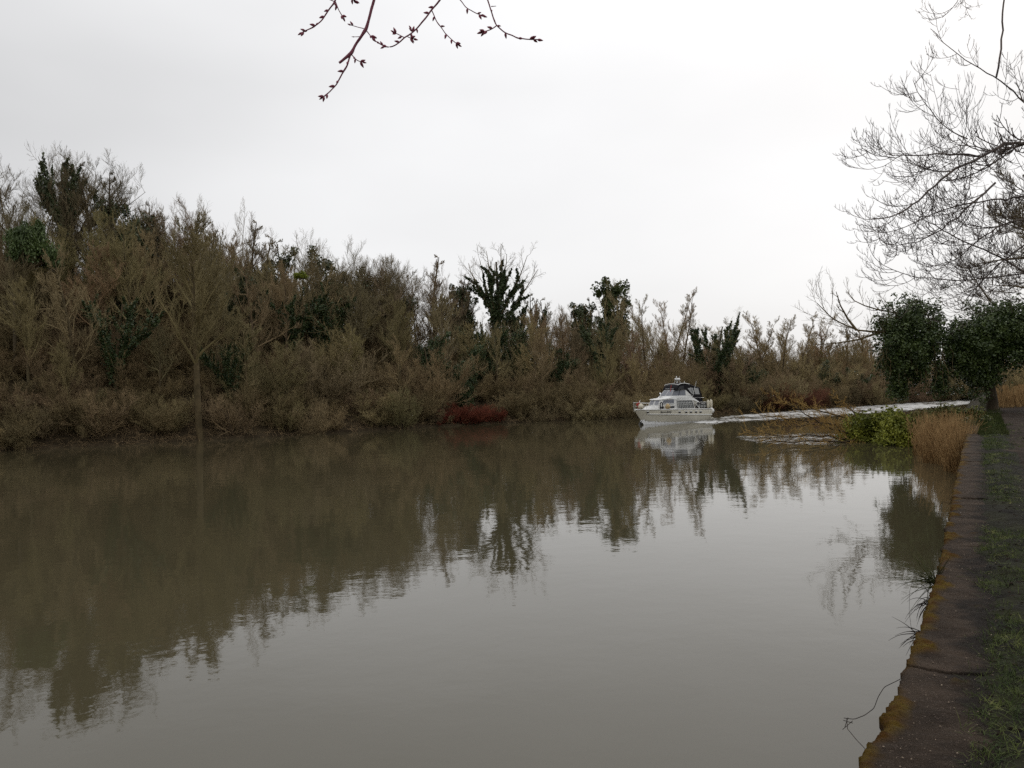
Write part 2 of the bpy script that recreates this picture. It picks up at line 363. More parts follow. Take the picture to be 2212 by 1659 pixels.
# ivy-clad tree: forked limbs wrapped in leaf clumps, bare twigs at the tips
def ivy_parts(seed, H=12, nl=6, spread=.35, cover=.75, clump=.55, base=.35, twigs=True, lsz=.11, nleaf=9000, dome=False):
    rng = np.random.default_rng(seed); trunk, crown, ivy = Geo(), Geo(), Geo()
    P = walk(rng, np.array([[0, 0, -.3]]), np.array([[0, 0, 1.]]), np.array([H * .8]), 7, .1, .06)
    Rr = (.24 * np.linspace(1, .3, 8))[None]
    V, q = tubes(P, Rr, 8); trunk.add(V, q)
    a = np.arange(nl) * 2 * np.pi / nl + rng.random(nl) * .7
    D = np.stack([np.cos(a) * spread, np.sin(a) * spread, np.ones(nl)], 1)
    t = base + (.3) * rng.random((1, nl)); p0, _ = interp(P, t)
    P1 = walk(rng, p0[0], D * 1.0, H * (1 - t[0]) * (.85 + .2 * rng.random(nl)), 7, .4, .13)
    R1 = .12 * np.linspace(1, .15, 8)[None] * np.ones((nl, 1))
    V, q = tubes(P1, R1, 6); crown.add(V, q)
    P2, R2 = kids(rng, P1, R1, 8, .35, 1, .7, .32, .4, 4, .5, .16, .5, .014)
    P3, R3 = kids(rng, P2, R2, 7, .2, 1, .7, .5, .5, 3, .35, .17, .5, .009)
    V, q = tubes(P2, R2, 3); crown.add(V, q)
    if twigs:
        V, q = tubes(P3, R3, 3); crown.add(V, q)
        P4, R4 = kids(rng, P3, R3, 3, .2, 1, .7, .5, .7, 2, .3, .17, .4, .007); V, q = tubes(P4, R4, 3); crown.add(V, q)
    nc = 90
    allP = np.concatenate([P[:, :8], P1, P1], 0)
    pick = rng.integers(0, len(allP), nc); tt = rng.random((nc, 1)) * cover
    tt = np.where(pick[:, None] == 0, .15 + .8 * rng.random((nc, 1)), tt)
    c, _ = interp(allP[pick], tt); c = c[:, 0] + rng.normal(0, clump * .45, (nc, 3))
    rr = clump * (.5 + .7 * rng.random(nc)) * (1.1 - .5 * tt[:, 0])
    k = rng.integers(0, nc, nleaf); off = rng.normal(size=(nleaf, 3)); off /= np.linalg.norm(off, axis=1, keepdims=True)
    C = c[k] + off * (rr[k] * rng.random(nleaf) ** .4)[:, None] * np.array([1, 1, 1.2])
    if not dome:     # continuous sleeves of ivy along the limbs instead of round clumps
        pk = rng.integers(0, len(allP), nleaf); t2 = rng.random((nleaf, 1)) ** 1.15 * cover
        t2 = np.where(pk[:, None] == 0, rng.random((nleaf, 1)) * .95, t2)
        cc_, _ = interp(allP[pk], t2)
        wav = .55 + .45 * np.sin(t2[:, 0] * 19 + pk * 2.3) * np.sin(t2[:, 0] * 7 + pk)
        r2 = clump * (1.15 - .75 * t2[:, 0] / max(cover, .1)) * wav * rng.random(nleaf) ** .55 * 1.25
        C = cc_[:, 0] + off * r2[:, None] + rng.normal(0, .05, (nleaf, 3))
        n2_ = int(nleaf * .55); ok = np.where(np.arange(len(P2)) % 8 < (8 * cover * .8))[0]; p2 = rng.choice(ok, n2_); t3 = rng.random((n2_, 1)) ** 1.3 * .8
        c3_, _ = interp(P2[p2], t3); C = np.concatenate([C[:int(nleaf * .7)], c3_[:, 0] + off[:n2_] * (clump * .45 * (1.1 - t3[:, 0]) * rng.random(n2_) ** .6)[:, None]])
    C = C[C[:, 2] > .1]
    V, f = leaves(rng, C, lsz); ivy.add(V, f)
    return dict(trunk=trunk.build('trunk', M['bark'], True), crown=crown.build('crown', M['twig']), ivy=ivy.build('ivy', M['ivy'])), topz(crown, ivy)
def shrub_parts(seed, mat, lsz=.1, nleaf=9000, flat=.8, ncl=40):
    rng = np.random.default_rng(seed); st, fo = Geo(), Geo()
    u = rng.normal(size=(ncl, 3)); u /= np.linalg.norm(u, axis=1, keepdims=True); u[:, 2] = np.abs(u[:, 2])
    c = u * (.45 + .4 * rng.random((ncl, 1))) * np.array([1, 1, flat]); rr = .16 + .16 * rng.random(ncl)
    k = rng.integers(0, ncl, nleaf); off = rng.normal(size=(nleaf, 3)); off /= np.linalg.norm(off, axis=1, keepdims=True)
    C = c[k] + off * (rr[k] * rng.random(nleaf) ** .45)[:, None]
    C = C[C[:, 2] > -.1]
    V, f = leaves(rng, C, lsz); fo.add(V, f)
    P = np.stack([np.zeros((ncl, 3)) + [0, 0, -.15], c * .5 + rng.normal(0, .05, c.shape), c], 1)
    V, q = tubes(P, np.array([[.03, .018, .006]]) * np.ones((ncl, 1)), 4); st.add(V, q)
    return dict(trunk=st.build('stems', M['bark'], True), foliage=fo.build('foliage', mat))

def place(name, parts, loc, rz, sc, tint=(1, 1, 1), ivytint=(1, 1, 1), zs=1.0):
    e = empty(name, loc, rz); e.scale = (sc, sc, sc * zs)
    for k, me in parts.items():
        nm = {'trunk': 'trunk', 'crown': 'crown', 'ivy': 'ivy', 'foliage': 'foliage'}[k]
        if me.name.startswith('stems'): nm = 'stems'
        o = obj(nm, me, e)
        tt = ivytint if k in ('ivy', 'foliage') else tint
        o.color = (*tt, 1)
        if k in ('crown', 'ivy', 'foliage'): o['kind'] = 'stuff'
    return e

# ------------------------------------------------------------------ river, banks
water_V = [(-900, -120, 0), (900, -120, 0), (900, 1400, 0), (-900, 1400, 0)]
o = obj('river', mesh('river', water_V, [(0, 1, 2, 3)], M['water'])); o['kind'] = 'structure'
bed = obj('river_bed', mesh('river_bed', [(-900, -120, -2), (900, -120, -2), (900, 1400, -2), (-900, 1400, -2)], [(0, 1, 2, 3)], M['bankearth'])); bed['kind'] = 'structure'

BL = [(-130, -10), (-85, 30)] + [tuple(G(px, py)[:2]) for px, py in
     ((-60, 978), (100, 968), (300, 958), (560, 945), (800, 930), (950, 920), (1100, 913), (1365, 902), (1500, 896.5), (1600, 892), (1750, 884), (1900, 875.5), (2000, 869))] + [(78, 122), (110, 134), (300, 200)]
BL = np.array(BL, float)
def resample(P, step):
    d = np.concatenate([[0], np.cumsum(np.linalg.norm(np.diff(P, axis=0), axis=1))])
    n_ = max(2, int(d[-1] / step)); s = np.linspace(0, d[-1], n_)
    return np.stack([np.interp(s, d, P[:, i]) for i in range(P.shape[1])], 1), s
def smooth_line(P, k):
    Q = P.copy()
    for _ in range(k): Q[1:-1] = (Q[:-2] + 2 * Q[1:-1] + Q[2:]) / 4
    return Q
BLr, BLs = resample(BL, 2.0); BLr = smooth_line(BLr, 20)
BT = np.gradient(BLr, axis=0); BT /= np.linalg.norm(BT, axis=1, keepdims=True)
BN = np.stack([-BT[:, 1], BT[:, 0]], 1)            # away from the river
def bank_sd(x, y):
    d = BLr - [x, y]; i = int(np.argmin((d ** 2).sum(1)))
    s = float(((np.array([x, y]) - BLr[i]) * BN[i]).sum())
    return s, float(x * .86 + y * .51)
HU = [-200, -10, 0, 16, 27, 43, 56, 68, 90, 900]; HH = [17, 16.5, 15.5, 12.5, 10.5, 7.5, 4.2, 2.2, 1.3, 1.0]
def hz(s, u, x, y):
    c = np.interp(u, HU, HH); q = min(1, max(0, (s - 1.0) / 24)); q = q ** .9
    z = .45 * min(1, s / 1.2) + c * q
    if s > 30: z -= min(6, (s - 30) * .05) * min(1, c / 10)
    z += (noise.noise(Vector((x * .11, y * .11, 3))) * 1.2 + noise.noise(Vector((x * .4, y * .4, 7))) * .35) * min(1, s / 8)
    return z
def hill_z(x, y):
    s, u = bank_sd(x, y)
    return hz(s, u, x, y) if s > 0 else -.4
offs = [-1.2, -.15, 0, .15, .5, 1.2, 2.2, 4, 6, 8.5, 11, 14, 17, 20, 24, 28, 32, 36, 40, 45, 50, 58, 70, 90, 130, 200]
V = []
for i in range(len(BLr)):
    for j, s in enumerate(offs):
        jit = noise.noise(Vector((BLr[i][0] * .6, BLr[i][1] * .6, 0))) * .55 if s < 3 else 0
        x, y = BLr[i] + BN[i] * (s + jit)
        if s < 0: z = -1.0 if s < -1 else -.25
        elif s == 0: z = -.02
        elif s == .15: z = .22 + .12 * noise.noise(Vector((x, y, 0)))
        else: z = hz(s, x * .86 + y * .51, x, y)
        V.append((x, y, z))
nx, ny = len(BLr), len(offs)
idx = np.arange(nx * ny).reshape(nx, ny)
q = np.stack([idx[:-1, :-1], idx[1:, :-1], idx[1:, 1:], idx[:-1, 1:]], -1).reshape(-1, 4)
hm = mesh('hillside', np.array(V), q, M['litter'], True)
o = obj('hillside', hm); o['kind'] = 'structure'

# ---- near (towpath) bank: frame O, t along the wall, nrm away from water
ZT = 1.3
EDGE = [G(px, py, ZT)[:2] for px, py in ((1855, 1659), (1900, 1561), (1956, 1445), (1984, 1370), (2003, 1333), (2019, 1272), (2027, 1207), (2045, 1160), (2052, 1109), (2061, 1057), (2070, 1020), (2078, 973), (2089, 936))]
O2 = EDGE[0]; T2 = EDGE[-1] - EDGE[0]; T2 /= np.linalg.norm(T2); N2 = np.array([T2[1], -T2[0]])
ES = [float((e - O2) @ T2) for e in EDGE]; EV = [float((e - O2) @ N2) for e in EDGE]; EV = [EV[0]] + [(a + 2 * b_ + c) / 4 for a, b_, c in zip(EV[:-2], EV[1:-1], EV[2:])] + [EV[-1]]
def near(s, v, z): p = O2 + T2 * s + N2 * v; return (p[0], p[1], z)
def wig(s):  # slight irregularity of the wall line
    return float(np.interp(s, [-5] + ES + [60], [EV[0] - .35] + EV + [0])) + .008 * math.sin(s * 1.7)
WALL_END = 24.8
def grid_strip(name, s0, s1, ds, vs, zf, mat, smooth=True, side=None):
    V = []; ss = np.arange(s0, s1 + ds * .5, ds)
    for s in ss:
        for v in vs:
            p = O2 + T2 * s + N2 * v; V.append((p[0], p[1], zf(s, v, p[0], p[1])))
    idx = np.arange(len(ss) * len(vs)).reshape(len(ss), len(vs))
    q = np.stack([idx[:-1, :-1], idx[:-1, 1:], idx[1:, 1:], idx[1:, :-1]], -1).reshape(-1, 4)
    return mesh(name, np.array(V), q, mat, smooth)
def nz(x, y, f, z=0): return noise.noise(Vector((x * f, y * f, z)))
# whole land mass of this bank (meadow), below path level
def land_z(s, v, x, y):
    z = ZT - .06
    if v < .3: return -.3
    return z + .05 * nz(x, y, .3)
vs = [.3, .31, 1.2, 3.2, 5, 8, 15, 40, 100, 300, 700]
lm = grid_strip('meadow_ground', -40, 1200, 4, vs, lambda s, v, x, y: (-.5 if v <= .3 else ZT - .07 + (0 if v < 9 else .4 * nz(x, y, .05))), M['meadow'])
o = obj('meadow_ground', lm); o['kind'] = 'structure'
def path_z(s, v, x, y):
    return ZT - .02 + .035 * nz(x, y, 1.3) + .02 * nz(x, y, 4.1) - .04 * math.exp(-((v - 1.9) / .7) ** 2)
pv = list(np.arange(.8, 4.6, .09))
pm = grid_strip('towpath', -4, 22, .09, pv, path_z, M['mud'])
o = obj('towpath', pm); o['kind'] = 'structure'
pm = grid_strip('towpath_far', 22, 58, .5, list(np.arange(.8, 3.4, .3)), path_z, M['mud'])
o = obj('towpath_far_stretch', pm); o['kind'] = 'structure'
def verge_edge(s): return .40 + .06 * math.sin(s * 1.1) + .05 * math.sin(s * 2.9 + 1)
def verge_z(s, v, x, y):
    v0 = .4; w_ = (v - v0) / .7
    return ZT - .035 + .055 * math.sin(min(1, max(0, w_)) * math.pi) + .03 * nz(x, y, 3) + .02 * nz(x, y, 9)
vm = grid_strip('grass_verge', -4, 27, .08, list(np.arange(.40, 1.12, .06)), verge_z, M['verge'])
o = obj('verge', vm); o['kind'] = 'structure'
# unwalled bank beyond the wall
def bank2_z(s, v, x, y):
    k = (v + 1.4) / 1.7
    return -.4 + (ZT + .35) * min(1, max(0, k)) ** .6 + .12 * nz(x, y, .9)
V = []; ss = np.arange(WALL_END - .6, 420, .8); vv = [-1.6, -1.2, -.8, -.4, 0, .3, .6, .9]
for s in ss:
    k = min(1, max(.06, (s - WALL_END) / 9))
    for v in vv:
        v2 = .45 + (v - .9) * k if k < 1 else v; p = O2 + T2 * s + N2 * v2; V.append((p[0], p[1], bank2_z(s, v, p[0], p[1]) - (1 - k) * .12))
idx = np.arange(len(ss) * len(vv)).reshape(len(ss), len(vv))
bm_ = mesh('bank_slope', np.array(V), np.stack([idx[:-1, :-1], idx[:-1, 1:], idx[1:, 1:], idx[1:, :-1]], -1).reshape(-1, 4), M['bankearth'], True)
o = obj('riverbank', bm_); o['kind'] = 'structure'

# ---- the concrete edging wall: body and coping slabs
wall = empty('edging_wall', near(0, 0, 0))
tag(wall, 'low concrete river wall topped by mossy slabs beside the towpath', 'wall')
wl = np.array(wall.location)
V = []; ss = np.arange(-4, WALL_END, .12)
rows = [(-.02, .82), (-.01, .74), (0, .6), (0, .4), (.01, .2), (.0, .05), (0, -.6)]
for s in ss:
    for v, z in rows:
        p = near(s, v + wig(s) + .03 * nz(s, z * 3, 2.2) + .035, z); V.append(np.array(p) - wl)
idx = np.arange(len(ss) * len(rows)).reshape(len(ss), len(rows))
q = np.stack([idx[:-1, :-1], idx[1:, :-1], idx[1:, 1:], idx[:-1, 1:]], -1).reshape(-1, 4)
obj('wall_face', mesh('wall_face', np.array(V), q, M['wallface'], True), wall)
s = -4.0; rngs = random.Random(4)
while s < WALL_END:
    ln = rngs.uniform(1.75, 2.1); e = min(s + ln, WALL_END + .2)
    st = .014 if s < 8 else .03 if s < 14 else .08
    us = np.linspace(s + .004, e - .004, max(4, int((e - s) / st))); nv = 16 if s < 12 else 9
    dz = rngs.uniform(-.012, .012)
    V = []; mo = []; di = []
    for si in us:
        ed = wig(si) + .022 * nz(si * 9, 0, 1, 5) + .024 * nz(si * 3.2, 0, 1, 9) - .022 * abs(nz(si * 19, 0, 1, 2)) + .008 * nz(si * 45, 0, 1, 6)
        endk = min(si - s, e - si)
        for j in range(-2, nv + 1):
            k = max(0, j) / nv; v = ed + k * (.55 - ed)
            p = O2 + T2 * si + N2 * v
            mval = nz(p[0], p[1], 1.9, 4) * 1.1 + nz(p[0], p[1], 6, 8) * .7 + .50 - k * 3.3
            mval += .25 * nz(si, 0, .8, 30)
            if k > .55: mval = max(mval, nz(p[0], p[1], 3, 77) * 1.2 - .75)
            ms = min(1, max(0, mval * 2.4))
            z = ZT + dz + .012 * nz(p[0], p[1], 5) + .007 * nz(p[0], p[1], 17) + ms * .018 * (1 + nz(p[0], p[1], 30)) - .006 * math.exp(-endk / .012) - .02 * max(0, 1 - k * 9) ** 2 - .015 * max(0, k - .8) * 5
            if j < 0:
                z = ZT - (.045 if j == -1 else .12); v = ed + (.0 if j == -1 else .03); p = O2 + T2 * si + N2 * v; ms *= .5
            V.append((p[0] - wl[0], p[1] - wl[1], z - wl[2])); mo.append(ms); di.append(min(1, max(0, (k - .50) * 3.0 + nz(p[0], p[1], 2.6, 15) * 1.6 + nz(p[0], p[1], 11, 16) * .8)))
    # row order is j = -2 (bottom of the nose), -1, 0 .. nv
    nj = nv + 3; idx = np.arange(len(us) * nj).reshape(len(us), nj)
    q = np.stack([idx[:-1, :-1], idx[:-1, 1:], idx[1:, 1:], idx[1:, :-1]], -1).reshape(-1, 4)
    # end skirts so each slab has thickness
    V = np.array(V); n0 = len(V); extra = []; ef = []
    for row, fl in ((idx[0], 1), (idx[-1], 0)):
        b0 = n0 + len(extra)
        for vi in row: extra.append((V[vi][0], V[vi][1], ZT - .13 - wl[2]))
        for a_ in range(nj - 1):
            f_ = (row[a_], row[a_ + 1], b0 + a_ + 1, b0 + a_); ef.append(f_ if not fl else f_[::-1])
    V = np.concatenate([V, np.array(extra)]); q = np.concatenate([q, np.array(ef)])
    me = mesh('coping_slab', V, q, M['coping'], True); attr(me, 'moss', mo + [0] * len(extra)); attr(me, 'dirt', di + [0] * len(extra))
    obj('coping_slab', me, wall); s = e

# ------------------------------------------------------------------ the cabin cruiser
TH = R(29)
bp0 = W(1369.5, 880, 69.5)                       # stem head
hd = np.array([-math.cos(TH), -math.sin(TH)])
BX, BY = bp0[0] - hd[0] * 3.9, bp0[1] - hd[1] * 3.9
boat = empty('cabin_cruiser', (BX, BY, 0), math.pi + TH)
tag(boat, 'cream and white cabin cruiser with black canopy motoring down the river', 'boat')
bmat_w = Matrix.Translation((BX, BY, 0)) @ Matrix.Rotation(math.pi + TH, 4, 'Z')
def X(d): return 3.9 - d                          # d = metres aft of the stem head
def part(name, geo, mat, smooth=False, parent=None): return obj(name, geo.build(name, M[mat], smooth), parent or boat)
def wdeck(d): return 1.38 * (1 - max(0, 1 - d / 3.6) ** 2.3) * (1 if d < 5 else 1 - .012 * (d - 5) ** 1.5)
def zdeck(d): return 1.30 - .025 * d
def zrail(d): return .93 - .045 * d
LEN = 7.8
def hull_pt(d, lv, sg):
    # lv 0..5
    z = [-.35, 0.0, .3, zrail(d), (zrail(d) + zdeck(d)) / 2, zdeck(d)][lv]
    f = [.5, .76, .86, .97, .985, 1][lv]
    rake = .95 * (1 - max(z, -.2) / 1.3) if z < 1.3 else 0
    dd = d + rake * max(0, 1 - d / 3.5) ** 1.6
    return np.array([X(dd), sg * max(.012, wdeck(d) * f), z])
ds = list(np.linspace(0, 2, 14)) + list(np.linspace(2.3, LEN, 16))
g = Geo(); V = []
for sg in (1, -1):
    for d in ds:
        for lv in range(6): V.append(hull_pt(d, lv, sg))
nd = len(ds); idx = np.arange(2 * nd * 6).reshape(2, nd, 6); Fq = []
for k in range(2):
    a = idx[k]
    f = np.stack([a[:-1, :-1], a[1:, :-1], a[1:, 1:], a[:-1, 1:]], -1).reshape(-1, 4)
    Fq.append(f if k == 0 else f[:, ::-1])
tr = np.stack([idx[0, -1, :-1], idx[1, -1, :-1], idx[1, -1, 1:], idx[0, -1, 1:]], -1)
dk = np.stack([idx[0, :-1, 5], idx[0, 1:, 5], idx[1, 1:, 5], idx[1, :-1, 5]], -1)
me = mesh('hull', np.array(V), [np.concatenate(Fq + [tr, dk])], M['gel'], False)
hull = obj('hull', me, boat)
for lv, r_, nm in ((5, .05, 'gunwale'), (3, .045, 'rubbing_strake')):
    g = Geo()
    for sg in (1, -1):
        P = [hull_pt(d, lv, sg) + [0, sg * .01, 0] for d in ds]
        if lv == 3: P = P[5:]
        g.tube(P, r_, 6)
    part(nm, g, 'white', True)
g = Geo(); P = [hull_pt(d, 1, 1) + [0, .012, .03] for d in ds]; g.tube(P, .025, 4)
P = [hull_pt(d, 1, -1) + [0, -.012, .03] for d in ds]; g.tube(P, .025, 4); part('waterline_stripe', g, 'boot')

def loft(bot, top, zb, zt):
    """closed prism between two outlines"""
    n_ = len(bot); zb = [zb] * n_ if np.isscalar(zb) else zb; zt = [zt] * n_ if np.isscalar(zt) else zt
    V = [(x, y, z) for (x, y), z in zip(bot, zb)] + [(x, y, z) for (x, y), z in zip(top, zt)]
    Fc = [(i, (i + 1) % n_, n_ + (i + 1) % n_, n_ + i) for i in range(n_)] + [tuple(range(n_))[::-1], tuple(range(n_, 2 * n_))]
    return V, Fc
def pm_obj(name, V, Fc, mat, parent=None, smooth=False):
    return obj(name, mesh(name, V, Fc, M[mat], smooth), parent or boat)
def panel(Q, u0, u1, v0, v1, t=.02, off=.004):
    """box proud of the quad Q = (front-bottom, rear-bottom, rear-top, front-top)"""
    Q = [np.array(p, float) for p in Q]
    def at(u, v): return (Q[0] * (1 - u) + Q[1] * u) * (1 - v) + (Q[3] * (1 - u) + Q[2] * u) * v
    c = [at(u0, v0), at(u1, v0), at(u1, v1), at(u0, v1)]
    n_ = np.cross(Q[1] - Q[0], Q[3] - Q[0]); n_ /= np.linalg.norm(n_)
    if n_[1] * (Q[0][1] + Q[2][1]) < 0 and abs(n_[1]) > .3: n_ = -n_
    if abs(n_[1]) <= .3 and n_[0] < 0: n_ = -n_
    V = [p + n_ * off for p in c] + [p + n_ * (off + t) for p in c]
    return V, [(3, 2, 1, 0), (4, 5, 6, 7), (0, 1, 5, 4), (1, 2, 6, 5), (2, 3, 7, 6), (3, 0, 4, 7)]
def frame_geo(Q, u0, u1, v0, v1, r=.025):
    Q = [np.array(p, float) for p in Q]
    def at(u, v): return (Q[0] * (1 - u) + Q[1] * u) * (1 - v) + (Q[3] * (1 - u) + Q[2] * u) * v
    g = Geo(); c = [at(u0, v0), at(u1, v0), at(u1, v1), at(u0, v1)]
    for i in range(4): g.tube([c[i], c[(i + 1) % 4]], r, 5)
    return g
def mir(pts): return [(x, y) for x, y in pts] + [(x, -y) for x, y in reversed(pts)]
# fore cabin trunk and wheelhouse cabin
V, Fc = loft(mir([(X(1.0), .25), (X(1.5), .62), (X(2.6), .85)]), mir([(X(1.35), .2), (X(1.7), .5), (X(2.6), .74)]), 1.2, [1.5, 1.52, 1.6, 1.6, 1.52, 1.5])
pm_obj('foredeck_trunk', V, Fc, 'white')
cb = [(X(1.95), .78), (X(3.9), 1.06)]; ct = [(X(2.45), .68), (X(3.95), .93)]
V, Fc = loft(mir(cb), mir(ct), 1.2, [2.12, 2.22, 2.22, 2.12]); pm_obj('fore_cabin', V, Fc, 'white')
sb = [(X(3.9), 1.05), (X(6.0), 1.12)]; sT = [(X(3.9), .92), (X(5.85), .96)]
V, Fc = loft(mir(sb), mir(sT), 1.18, 2.06); pm_obj('saloon', V, Fc, 'white')
for sg in (1, -1):
    Q = [(cb[0][0], sg * .78, 1.2), (cb[1][0], sg * 1.06, 1.2), (ct[1][0], sg * .93, 2.22), (ct[0][0], sg * .68, 2.12)]
    V, Fc = panel(Q, .16, .86, .5, .9); wn = pm_obj('side_window', V, Fc, 'glass')
    part('window_frame', frame_geo([np.array(p) + [0, sg * .02, 0] for p in Q], .15, .87, .48, .92), 'white', parent=wn)
    V, Fc = panel(Q, .58, .88, .12, .3); pm_obj('lower_window', V, Fc, 'dark')
    V, Fc = panel(Q, .1, .3, .12, .3); pm_obj('lower_window', V, Fc, 'dark')
    Q = [(sb[0][0], sg * 1.05, 1.18), (sb[1][0], sg * 1.12, 1.18), (sT[1][0], sg * .96, 2.06), (sT[0][0], sg * .92, 2.06)]
    V, Fc = panel(Q, .06, .93, .1, .84); wn = pm_obj('saloon_window', V, Fc, 'dark')
    for k in range(9):
        u = .1 + k * .09
        V, Fc = panel(Q, u, u + .05, .14, .8, .012, .026); pm_obj('curtain', V, Fc, 'curtain', wn)
    part('window_frame', frame_geo([np.array(p) + [0, sg * .03, 0] for p in Q], .05, .94, .08, .86), 'steel', parent=wn)
# front windows
for y0, y1 in ((.04, .94), (-.94, -.04)):
    Q = [(cb[0][0], .78 * y0, 1.2), (cb[0][0], .78 * y1, 1.2), (ct[0][0], .68 * y1, 2.12), (ct[0][0], .68 * y0, 2.12)]
    V, Fc = panel(Q, .06, .94, .5, .9); wn = pm_obj('front_window', V, Fc, 'glass')
    part('window_frame', frame_geo([np.array(p) + [.02, 0, 0] for p in Q], .05, .95, .48, .92), 'white', parent=wn)
# visor lip, roof and flybridge moulding
V, Fc = loft(mir([(X(2.3), .74), (X(3.4), .95)]), mir([(X(2.38), .70), (X(3.4), .9)]), [2.10, 2.19, 2.19, 2.10], [2.16, 2.25, 2.25, 2.16]); pm_obj('roof_visor', V, Fc, 'white')
V, Fc = loft(mir([(X(3.25), .85), (X(3.9), 1.0), (X(5.9), 1.04), (X(6.9), 1.1)]), mir([(X(3.45), .80), (X(4.0), .92), (X(5.7), .94), (X(6.7), 1.06)]),
             [2.2, 2.06, 1.95, 1.58, 1.58, 1.95, 2.06, 2.2], [2.38, 2.4, 2.34, 1.7, 1.7, 2.34, 2.4, 2.38]); pm_obj('flybridge_moulding', V, Fc, 'white')
# windscreen of the upper helm
wb = [(X(3.55), .78), (X(5.1), .93)]; wt = [(X(4.0), .66), (X(5.15), .86)]
for sg in (1, -1):
    Q = [(wb[0][0], sg * .78, 2.38), (wb[1][0], sg * .93, 2.38), (wt[1][0], sg * .86, 2.9), (wt[0][0], sg * .66, 2.9)]
    V, Fc = panel(Q, .03, .48, .04, .97, .012); wn = pm_obj('windscreen_pane', V, Fc, 'glass')
    V, Fc = panel(Q, .52, .97, .04, .97, .012); pm_obj('windscreen_pane', V, Fc, 'glass')
    part('windscreen_frame', frame_geo(Q, 0, 1, 0, 1, .028), 'white')
    V = [(X(5.1), sg * .93, 2.36), (X(5.75), sg * .98, 2.36), (X(5.15), sg * .88, 2.9), (X(5.1), sg * .89, 2.36), (X(5.75), sg * .94, 2.36), (X(5.15), sg * .84, 2.9)]
    pm_obj('side_wing', V, [(0, 1, 2), (5, 4, 3), (0, 3, 4, 1), (1, 4, 5, 2), (2, 5, 3, 0)], 'white')
Q = [(wb[0][0], .78, 2.38), (wb[0][0], -.78, 2.38), (wt[0][0], -.66, 2.9), (wt[0][0], .66, 2.9)]
for u0, u1 in ((.02, .49), (.51, .98)):
    V, Fc = panel(Q, u0, u1, .04, .97, .012); pm_obj('windscreen_pane', V, Fc, 'glass')
g = frame_geo(Q, 0, 1, 0, 1, .028); g.tube([(wb[0][0] + .02, 0, 2.38), (wt[0][0] + .02, 0, 2.9)], .02, 5); part('windscreen_frame', g, 'white')
# black canopy: roof sheet over bows, side curtains with clear panels
prof = [(4.0, 2.92), (4.15, 3.2), (4.45, 3.42), (4.9, 3.53), (5.4, 3.5), (5.75, 3.36), (6.3, 3.18), (6.75, 3.08), (6.95, 2.55), (7.1, 1.75)]
V = []; Fc = []
for d, z in prof:
    for yk in (-1, -.93, -.5, 0, .5, .93, 1):
        V.append((X(d), yk * .93, z - (.10 if abs(yk) == 1 else .02 if abs(yk) > .9 else 0)))
for i in range(len(prof) - 1):
    for j in range(6):
        a = i * 7 + j; Fc.append((a, a + 7, a + 8, a + 1))
o = pm_obj('canopy', V, Fc, 'black', smooth=True); md = o.modifiers.new('thick', 'SOLIDIFY'); md.thickness = .02
for sg in (1, -1):
    y = sg * .915
    pts = [(4.02, 2.9), (4.17, 3.13), (4.46, 3.34), (4.9, 3.44), (5.4, 3.42), (5.75, 3.28), (6.3, 3.1), (6.72, 3.0), (6.92, 2.5), (7.05, 1.7), (6.2, 1.85), (5.72, 2.38), (5.2, 2.92)]
    n_ = len(pts); V = [(X(d), y, z) for d, z in pts] + [(X(d), y - sg * .015, z) for d, z in pts]
    sc_ = pm_obj('side_curtain', V, [tuple(range(n_)), tuple(range(n_, 2 * n_))[::-1]] + [(i, (i + 1) % n_, n_ + (i + 1) % n_, n_ + i) for i in range(n_)], 'black')
    for q4, mt in ((((4.2, 2.96), (4.9, 2.96), (4.9, 3.28), (4.45, 3.22)), 'dark'), (((5.35, 3.02), (5.85, 2.5), (6.05, 2.5), (5.8, 3.1)), 'pvc'),
                   (((5.55, 2.98), (6.0, 2.48), (6.12, 2.48), (5.95, 3.06)), 'pvc'), (((6.06, 3.06), (6.22, 2.48), (6.74, 2.45), (6.6, 3.0)), 'pvc')):
        V = [(X(d), y + sg * .004, z) for d, z in q4] + [(X(d), y + sg * .014, z) for d, z in q4]
        pm_obj('clear_panel', V, [(0, 1, 2, 3), (7, 6, 5, 4), (0, 4, 5, 1), (1, 5, 6, 2), (2, 6, 7, 3), (3, 7, 4, 0)], mt, sc_)
# front clear panel of the canopy
Q = [(X(4.02), .62, 2.95), (X(4.02), -.62, 2.95), (X(4.40), -.55, 3.36), (X(4.40), .55, 3.36)]
for u0, u1 in ((.05, .47), (.53, .95)):
    V, Fc = panel(Q, u0, u1, .1, .85, .01, .04); pm_obj('clear_panel', V, Fc, 'pvc')
g = Geo(); g.tube([(X(4.25), yk, 3.36 + .12 * (1 - (yk / .9) ** 2)) for yk in np.linspace(-.9, .9, 9)], .03, 6)
g.tube([(X(5.55), yk, 3.36 + .12 * (1 - (yk / .9) ** 2)) for yk in np.linspace(-.95, .95, 9)], .05, 6)
g.tube([(X(4.25), .9, 3.36), (X(4.6), .93, 3.47), (X(5.0), .94, 3.5), (X(5.55), .94, 3.4)], .03, 6); part('canopy_hoop', g, 'white', True)
